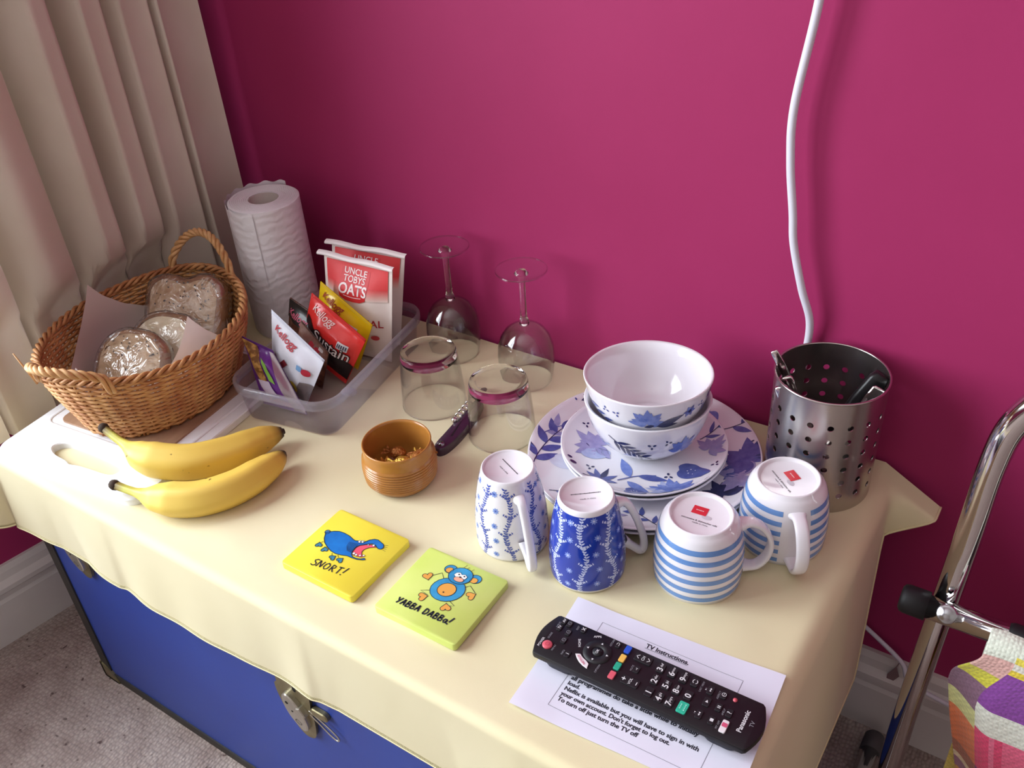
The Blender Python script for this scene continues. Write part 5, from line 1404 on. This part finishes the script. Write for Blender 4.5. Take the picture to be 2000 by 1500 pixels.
# cursor pad
b = MB(); b.lathe([(.0045, ZT - .0003), (.0045, ZT + .0011), (0, ZT + .0013)], 28, c=(.0043, .0457)); b.build('ok_key', m_key, rm)
b = MB(); b.lathe([(.0135, ZT - .0003), (.0132, ZT + .0008), (.0060, ZT + .0006), (.0056, ZT - .0003)], 40, c=(.0043, .0457)); b.build('cursor_ring', m_key, rm)
lab('OK', .0043, .0457, .0034, up=.0013)
for dx, dy, a in ((0, .0098, 0), (.0098, 0, -PI / 2), (-.0098, 0, PI / 2), (0, -.0098, PI)):
    P = [(-.0011, -.0008), (.0011, -.0008), (0, .0013)]; c, s = math.cos(a), math.sin(a)
    lg.shape([(.0043 + dx + p[0] * c - p[1] * s, .0457 + dy + p[0] * s + p[1] * c) for p in P], fr, wh, .0011)
b = MB(); b.prism(ccw([(x / 1000, y / 1000) for x, y in NETF]), ZT - .0003, ZT + .0011, bevel=.0003); b.build('streaming_key', mat('white_key', '#e6dfe2', .4), rm, smooth=False)
lg.text('NETFLIX', .0031, -.0109, .0541, fr, ink('#cf5f80'), .0014, bold=.01, rot=1.0)
lab('OPTION', -.0119, .0372, .0026, gy); lab('RETURN', .0208, .0386, .0026, gy); key(.0208, .0326, .0070, .0046)
lg.stroke([(.0192, .0318), (.0218, .0318), (.0226, .0330), (.0218, .0340), (.0200, .0340)], .0004, fr, wh, .0013)
for x, c, nm in ((.0199, '#2a56c4', 'blue_key'), (.0089, '#e8b95a', 'yellow_key'), (-.0011, '#2aa587', 'green_key'), (-.0121, '#d8606e', 'red_key')): key(x, .0224, .0082, .0056, mat('remote_' + nm, c, .35), .0010, .0017, nm)
key(.0176, .0057, .0090, .0165); lg.stroke([(.0155, .0098), (.0176, .0122), (.0197, .0098)], .0007, fr, wh, .0014); lab('CH', .0176, .0057, .0038, up=.0012); lg.stroke([(.0155, .0018), (.0176, -.0006), (.0197, .0018)], .0007, fr, wh, .0014)
key(.0042, .0060, .0075, .0055); lab('MUTE', .0040, .0105, .0026, gy); lg.stroke([(.0030, .0060), (.0042, .0060), (.0050, .0070), (.0050, .0050), (.0042, .0060)], .0004, fr, wh, .0014)
key(-.0104, .0052, .0090, .0165); lab('+', -.0104, .0112, .0075, up=.0012, bold=.02); lab('VOL', -.0104, .0052, .0036, up=.0012); lg.stroke([(-.0122, -.0008), (-.0086, -.0008)], .0007, fr, wh, .0014)
DIG = {'3': (15.3, -12.3, 'def'), '2': (1.3, -13, 'abc'), '1': (-12.7, -13.8, ''), '6': (15.6, -23.3, 'mno'), '5': (1.1, -24, 'jkl'), '4': (-13.6, -23.9, 'ghi'), '9': (15.3, -34.3, 'wxyz'), '8': (.9, -34, 'tuv'), '7': (-13.8, -33.6, 'pqrs'), '0': (.7, -45, '')}
for d_, (x, y, s) in DIG.items():
    x, y = x / 1000, y / 1000; key(x + .001, y, .0100, .0070, name='number_key'); lab(d_, x - (.001 if s else 0), y, .0078, up=.0012, bold=.022)
    if s: lab(s, x + .0036, y + .0004, .0034, up=.0012)
key(.0172, -.0445, .0095, .0065); 
for k in (0, 1): lg.stroke([(.0172 + .0021 * math.cos(a), -.0445 + .0021 * math.sin(a)) for a in [k * PI + .4 + 2.3 * i / 8 for i in range(9)]], .0006, fr, wh, .0014)
key(-.0123, -.0455, .0118, .0086, mat('remote_teal_key', '#2fb596', .35), .0012, .0015, 'teal_key'); dashes(lg, fr, -.0123, -.0436, .0060, .0012, 3, ink('#8adcc8'), .0018); dashes(lg, fr, -.0123, -.0474, .0076, .0010, 4, ink('#8adcc8'), .0018)
lab('LAST VIEW', .0162, -.0512, .0024, gy)
def tri(x, y, s, a, up=.0014):
    c, q = math.cos(a), math.sin(a); lg.shape([(x + px * s * c - py * s * q, y + px * s * q + py * s * c) for px, py in ((-.6, -.7), (.8, 0), (-.6, .7))], fr, wh, up)
for x, y, a in ((.0160, -.0595, 0), (-.0114, -.0602, PI)):
    key(x, y, .0090, .0056); s = 1 if a == 0 else -1
    tri(x - s * .001, y, .0014, a); tri(x + s * .001, y, .0014, a); tri(x - s * .0008, y + .0042, .001, a, .0003); lg.stroke([(x + s * .0006, y + .0034), (x + s * .0006, y + .0050)], .0003, fr, gy, .0003)
key(.0034, -.0611, .0095, .0062); tri(.0034, -.0611, .0020, 0)
lab('ASPECT', .0153, -.0673, .0026, gy); key(.0170, -.0713, .0080, .0050); lg.stroke(ell(.0170, -.0713, .0018), .0004, fr, wh, .0014, closed=True); lg.stroke([(.0152, -.0713), (.0188, -.0713)], .0003, fr, wh, .0014)
key(.0032, -.0721, .0085, .0052)
for s in (-1, 1): lg.stroke([(.0032 + s * .0008, -.0735), (.0032 + s * .0008, -.0707)], .0008, fr, wh, .0014)
lab('eHELP', .0012, -.0770, .0026, gy); key(.0021, -.0820, .0085, .0052); lab('?', .0021, -.0820, .0054, up=.0012, bold=.02)
key(-.0118, -.0716, .0085, .0052); lg.shape(rrect(.0030, .0030, .0002, 1, -.0118, -.0716), fr, wh, .0014); lab('MY APP', -.0129, -.0774, .0026, gy)
key(-.0122, -.0828, .0128, .0056, MATS['white_key'], .0012, .0014, 'white_key'); lg.shape(rrect(.0042, .0046, .0008, 2, -.0112, -.0828), fr, ink('#cf5476'), .0017)
b = MB(); b.lathe([(.0019, ZT - .0003), (.0019, ZT + .0009), (0, ZT + .0012)], 20, c=(.0172, -.0813)); b.build('record_key', mat('red_power_key', '#d05a68', .4), rm)
lab('Panasonic', .0010, -.0950, .0060, bold=.022); lab('TV', .0017, -.1024, .0050, gy)
lg.build('key_legends', None, rm)['kind'] = 'stuff'

# ------------------------------------------------------------------ cables on the wall
m_cab = mat('white_cable_sheath', '#dcdae6', 0.45)
P = [(-.2610, .893, T + .640), (-.2640, .893, T + .560), (-.2690, .893, T + .490), (-.2800, .893, T + .400), (-.2775, .893, T + .345), (-.2690, .893, T + .290), (-.2640, .893, T + .255), (-.2500, .894, T + .205), (-.2380, .899, T + .165), (-.2390, .905, T + .120), (-.2430, .9085, T + .06), (-.2460, .9085, T + .012)]
b = MB(); b.tube([(-.2560, .8935, T + 1.30), (-.2585, .893, T + .90)] + catmull(P, 8), .0043, 12)
tag(b.build('hanging_cable', m_cab), 'white electric cable hanging down the pink wall behind the cutlery holder', 'cable')
P = [(-.250, .9060, T - .18), (-.190, .9055, T - .216), (-.128, .905, T - .258), (-.063, .9005, T - .299), (-.040, .888, T - .318), (.05, .885, T - .33), (.30, .885, T - .345), (.55, .885, T - .36)]
lc = thing('lower_cable', 'thin white cable slanting along the skirting board with a paper tag', 'cable', (-.063, .9005, 0))
b = MB(); b.tube([Vector(p) - Vector((-.063, .9005, 0)) for p in catmull(P, 8)], .0030, 10); b.build('lead', m_cab, lc)
b = MB(); z_ = T - .302; b.tube([(0, -.0030, z_ + .001), (-.002, -.0040, z_ - .007)], .0006, 5)
q = [(-.002, -.0042, z_ - .006), (.004, -.0046, z_ - .022), (-.009, -.0050, z_ - .050), (-.0105, -.0046, z_ - .026)]
b.add([Vector(p) for p in q] + [Vector(p) + Vector((0, .0005, 0)) for p in q], [(0, 3, 2, 1), (4, 5, 6, 7), (0, 1, 5, 4), (1, 2, 6, 5), (2, 3, 7, 6), (3, 0, 4, 7)]); b.build('tag', mat('brownish_tag', '#8a6f72', .7), lc, smooth=False)

# ------------------------------------------------------------------ chrome tubular stand with towel
m_tube = mat('chromed_tube', '#d4d2d2', 0.07, metal=1.0); m_cap = mat('black_rubber_cap', '#141316', 0.55); m_bolt = mat('bolt_zinc', '#b9bcc0', .22, metal=1.0)
st = thing('tubular_stand', 'chrome tube stand with black end caps beside the trunk', 'stand', (-.030, .752, 0))
def leg(x0):
    Q = [(x0 - .006, 0, .012), (x0 - .003, 0, T - .20), (x0 + .006, 0, T + .06), (x0 + .0085, 0, T + .155), (x0 + .016, 0, T + .205), (x0 + .038, 0, T + .243), (x0 + .075, 0, T + .258), (x0 + .13, 0, T + .262), (x0 + .28, 0, T + .262)]
    return catmull(Q, 10)
b = MB(); b.tube(leg(0), .0125, 20); b.build('bent_leg', m_tube, st)
b = MB(); b.tube([(.56 - p.x, p.y, p.z) for p in leg(0)][:70], .0125, 20); b.build('bent_leg', m_tube, st)
b = MB(); b.tube([(-.012, -.020, T - .020), (.20, -.020, T - .020), (.575, -.020, T - .020)], .0120, 20); b.build('cross_bar', m_tube, st)
b = MB(); b.tube([(.085, -.031, T - .026), (.20, -.031, T - .026), (.545, -.031, T - .026)], .0120, 18); b.build('towel_rail', m_tube, st)
for x0 in (.115, .520):
    b = MB(); b.tube([(x0, -.020, T - .020), (x0, -.031, T - .026)], .0070, 12); b.build('rail_bracket', m_tube, st)
for x0, x1 in ((-.036, -.010), (.573, .60)):
    b = MB(); xs = [x0, x0 + .002, x0 + .006, x1] if x0 < 0 else [x0, x1 - .006, x1 - .002, x1]; rs = [.0110, .0138, .0148, .0148] if x0 < 0 else [.0148, .0148, .0138, .0110]
    b.tube([(x, -.020, T - .020) for x in xs], rs, 20); b.build('end_cap', m_cap, st)
b = MB(); b.tube([(.062, -.020, T - .020), (.066, -.020, T - .020), (.53, -.020, T - .020)], [.0125, .0142, .0142], 20); b.build('hand_grip', m_cap, st)
for x0 in (.008, .552):
    b = MB(); vs = []
    ax_ = Vector((0, -math.cos(.72), math.sin(.72))); e1 = Vector((1, 0, 0)); e2 = ax_.cross(e1)
    for dd, r in ((.0105, .0098), (.0132, .0096), (.0140, .0080), (.0143, .0062), (.0152, .0054), (.0155, .0002)):
        vs.append([Vector((x0, -.020, T - .020)) + ax_ * dd + e1 * (r * math.cos(2 * PI * k / 24)) + e2 * (r * math.sin(2 * PI * k / 24)) for k in range(24)])
    b.add([p for r in vs for p in r], [(i * 24 + k, (i + 1) * 24 + k, (i + 1) * 24 + (k + 1) % 24, i * 24 + (k + 1) % 24) for i in range(5) for k in range(24)]); b.build('bolt', m_bolt, st)
for x0 in (-.006, .566):
    b = MB(); b.tube([(x0 - .030, .105, .0135), (x0 - .028, .0, .0135), (x0 - .028, -.20, .0135)], .0125, 18); b.build('floor_runner', m_tube, st)
    b = MB(); b.tube([(x0 - .030, .095, .0138), (x0 - .030, .120, .0138), (x0 - .030, .124, .0138)], [.0138, .0138, .0110], 18); b.build('runner_cap', mat('grey_rubber_cap', '#4a4648', .6), st)
    b = MB(); b.tube([(x0 - .028, 0, .0135), (x0, 0, .0145)], .0125, 16); b.build('runner_joint', m_tube, st)
def towel_mat():
    m = bpy.data.materials.new('woven_striped_towel'); m.use_nodes = True
    nt = m.node_tree; N = nt.nodes; L = nt.links; p = N['Principled BSDF']; p.inputs['Roughness'].default_value = .9; p.inputs['Specular IOR Level'].default_value = .1; p.inputs['Sheen Weight'].default_value = .3
    a = N.new('ShaderNodeAttribute'); a.attribute_name = 'weave'; L.new(a.outputs['Color'], p.inputs['Base Color'])
    uv = N.new('ShaderNodeAttribute'); uv.attribute_name = 'cloth_uv'
    v = N.new('ShaderNodeTexVoronoi'); v.inputs['Scale'].default_value = 240; v.inputs['Randomness'].default_value = .35; L.new(uv.outputs['Vector'], v.inputs['Vector'])
    bp = N.new('ShaderNodeBump'); bp.invert = True; bp.inputs['Strength'].default_value = .55; bp.inputs['Distance'].default_value = .0016; L.new(v.outputs['Distance'], bp.inputs['Height']); L.new(bp.outputs[0], p.inputs['Normal'])
    return m
def towel_pt(u, v):      # u across (left edge first), v along: 0 front hem -> over the bar -> 1 back hem
    wv = .29; L_ = v * .62
    x = .026 + wv * u
    r = .0165; fr_ = .30; 
    wob = .010 * math.sin(u * 9 + 1.0) + .006 * math.sin(u * 23)
    if L_ < fr_:
        h = fr_ - L_; y = -.031 - r - .020 * sm(0, .12, h) - .25 * wob * sm(.0, .2, h); z = T - .026 - h
        x += (.022 * sm(.06, 0, h) + .27 * max(0.0, h - .07)) * (1 - u) ** 1.5
        y += .030 * sm(.16, .0, u) * sm(.0, .08, h)
    elif L_ < fr_ + PI * r:
        a = (L_ - fr_) / r; y = -.031 - r * math.cos(a); z = T - .026 + r * math.sin(a) + .002 * math.sin(u * 20); x += .022 * (1 - u) ** 1.5
    else:
        h = L_ - fr_ - PI * r; y = -.031 + r - .006 * sm(0, .1, h) + .3 * wob * sm(0, .2, h); z = T - .026 - h
        x += .022 * (1 - u) ** 1.5
    return (x, y, z)
tw = thing('striped_towel', 'striped pink purple and yellow woven towel draped over the chrome stand', 'towel', (-.030, .752, T))
NU, NV = 116, 250
b = MB(); b.grid(lambda u, v: tuple(Vector(towel_pt(u, v)) - Vector((0, 0, T))), NU, NV)
o = b.build('towel_cloth', towel_mat(), tw)
at = o.data.attributes.new('weave', 'FLOAT_COLOR', 'FACE'); vals = []
BANDS = [(0, '#e8c832'), (.095, '#e6cc3c'), (.120, '#8a3f8e'), (.134, '#f0dfe0'), (.142, '#8a4590'), (.158, '#ee6f92'), (.212, '#e9eee2'), (.238, '#8f4fa6'), (.284, '#ecd548'), (.293, '#eceade'), (.300, '#e8d85a'), (.307, '#dfe6d6'), (.340, '#e8d85a'), (.350, '#e9eee2'), (.38, '#8f4fa6'), (.43, '#ee6f92'), (.50, '#ecd548'), (.54, '#e9eee2'), (.58, '#8a3f8e')]
EDGE = [(0, '#e8c832'), (.095, '#d9a25a'), (.120, '#a0708a'), (.134, '#ecd9b8'), (.142, '#b06f5a'), (.158, '#e98558'), (.205, '#d8dc9a'), (.225, '#8a6a80'), (.258, '#d6d24e'), (.275, '#e6b8b0'), (.300, '#dfe6d6'), (.5, '#e6d070')]
def bandcol(tab, d):
    c = tab[0][1]
    for s_, k in tab:
        if d >= s_: c = k
    return lin(c)
for j in range(NV):
    for i in range(NU):
        d = (j + .5) / NV * .62; u = (i + .5) / NU
        c = bandcol(EDGE, d) if u < .10 else bandcol(BANDS, d)
        if .10 <= u < .20 and .158 <= d < .212: c = lin('#e8527c')
        if .155 < u < .175 and .158 <= d < .212: c = lin('#f07a9c')
        if .42 < u < .50 and d > .17: c = tuple(.6 * q + .4 * w for q, w in zip(c, lin('#c9708c')))
        f = 1 + .10 * ((i * 7 + j * 13) % 5 - 2) / 2; vals += [c[0] * f, c[1] * f, c[2] * f, 1.0]
at.data.foreach_set('color', vals)
at = o.data.attributes.new('cloth_uv', 'FLOAT_VECTOR', 'POINT'); at.data.foreach_set('vector', [q for j in range(NV + 1) for i in range(NU + 1) for q in (i / NU * .29, j / NV * .62, 0.0)])
md = o.modifiers.new('cloth_thickness', 'SOLIDIFY'); md.thickness = .002
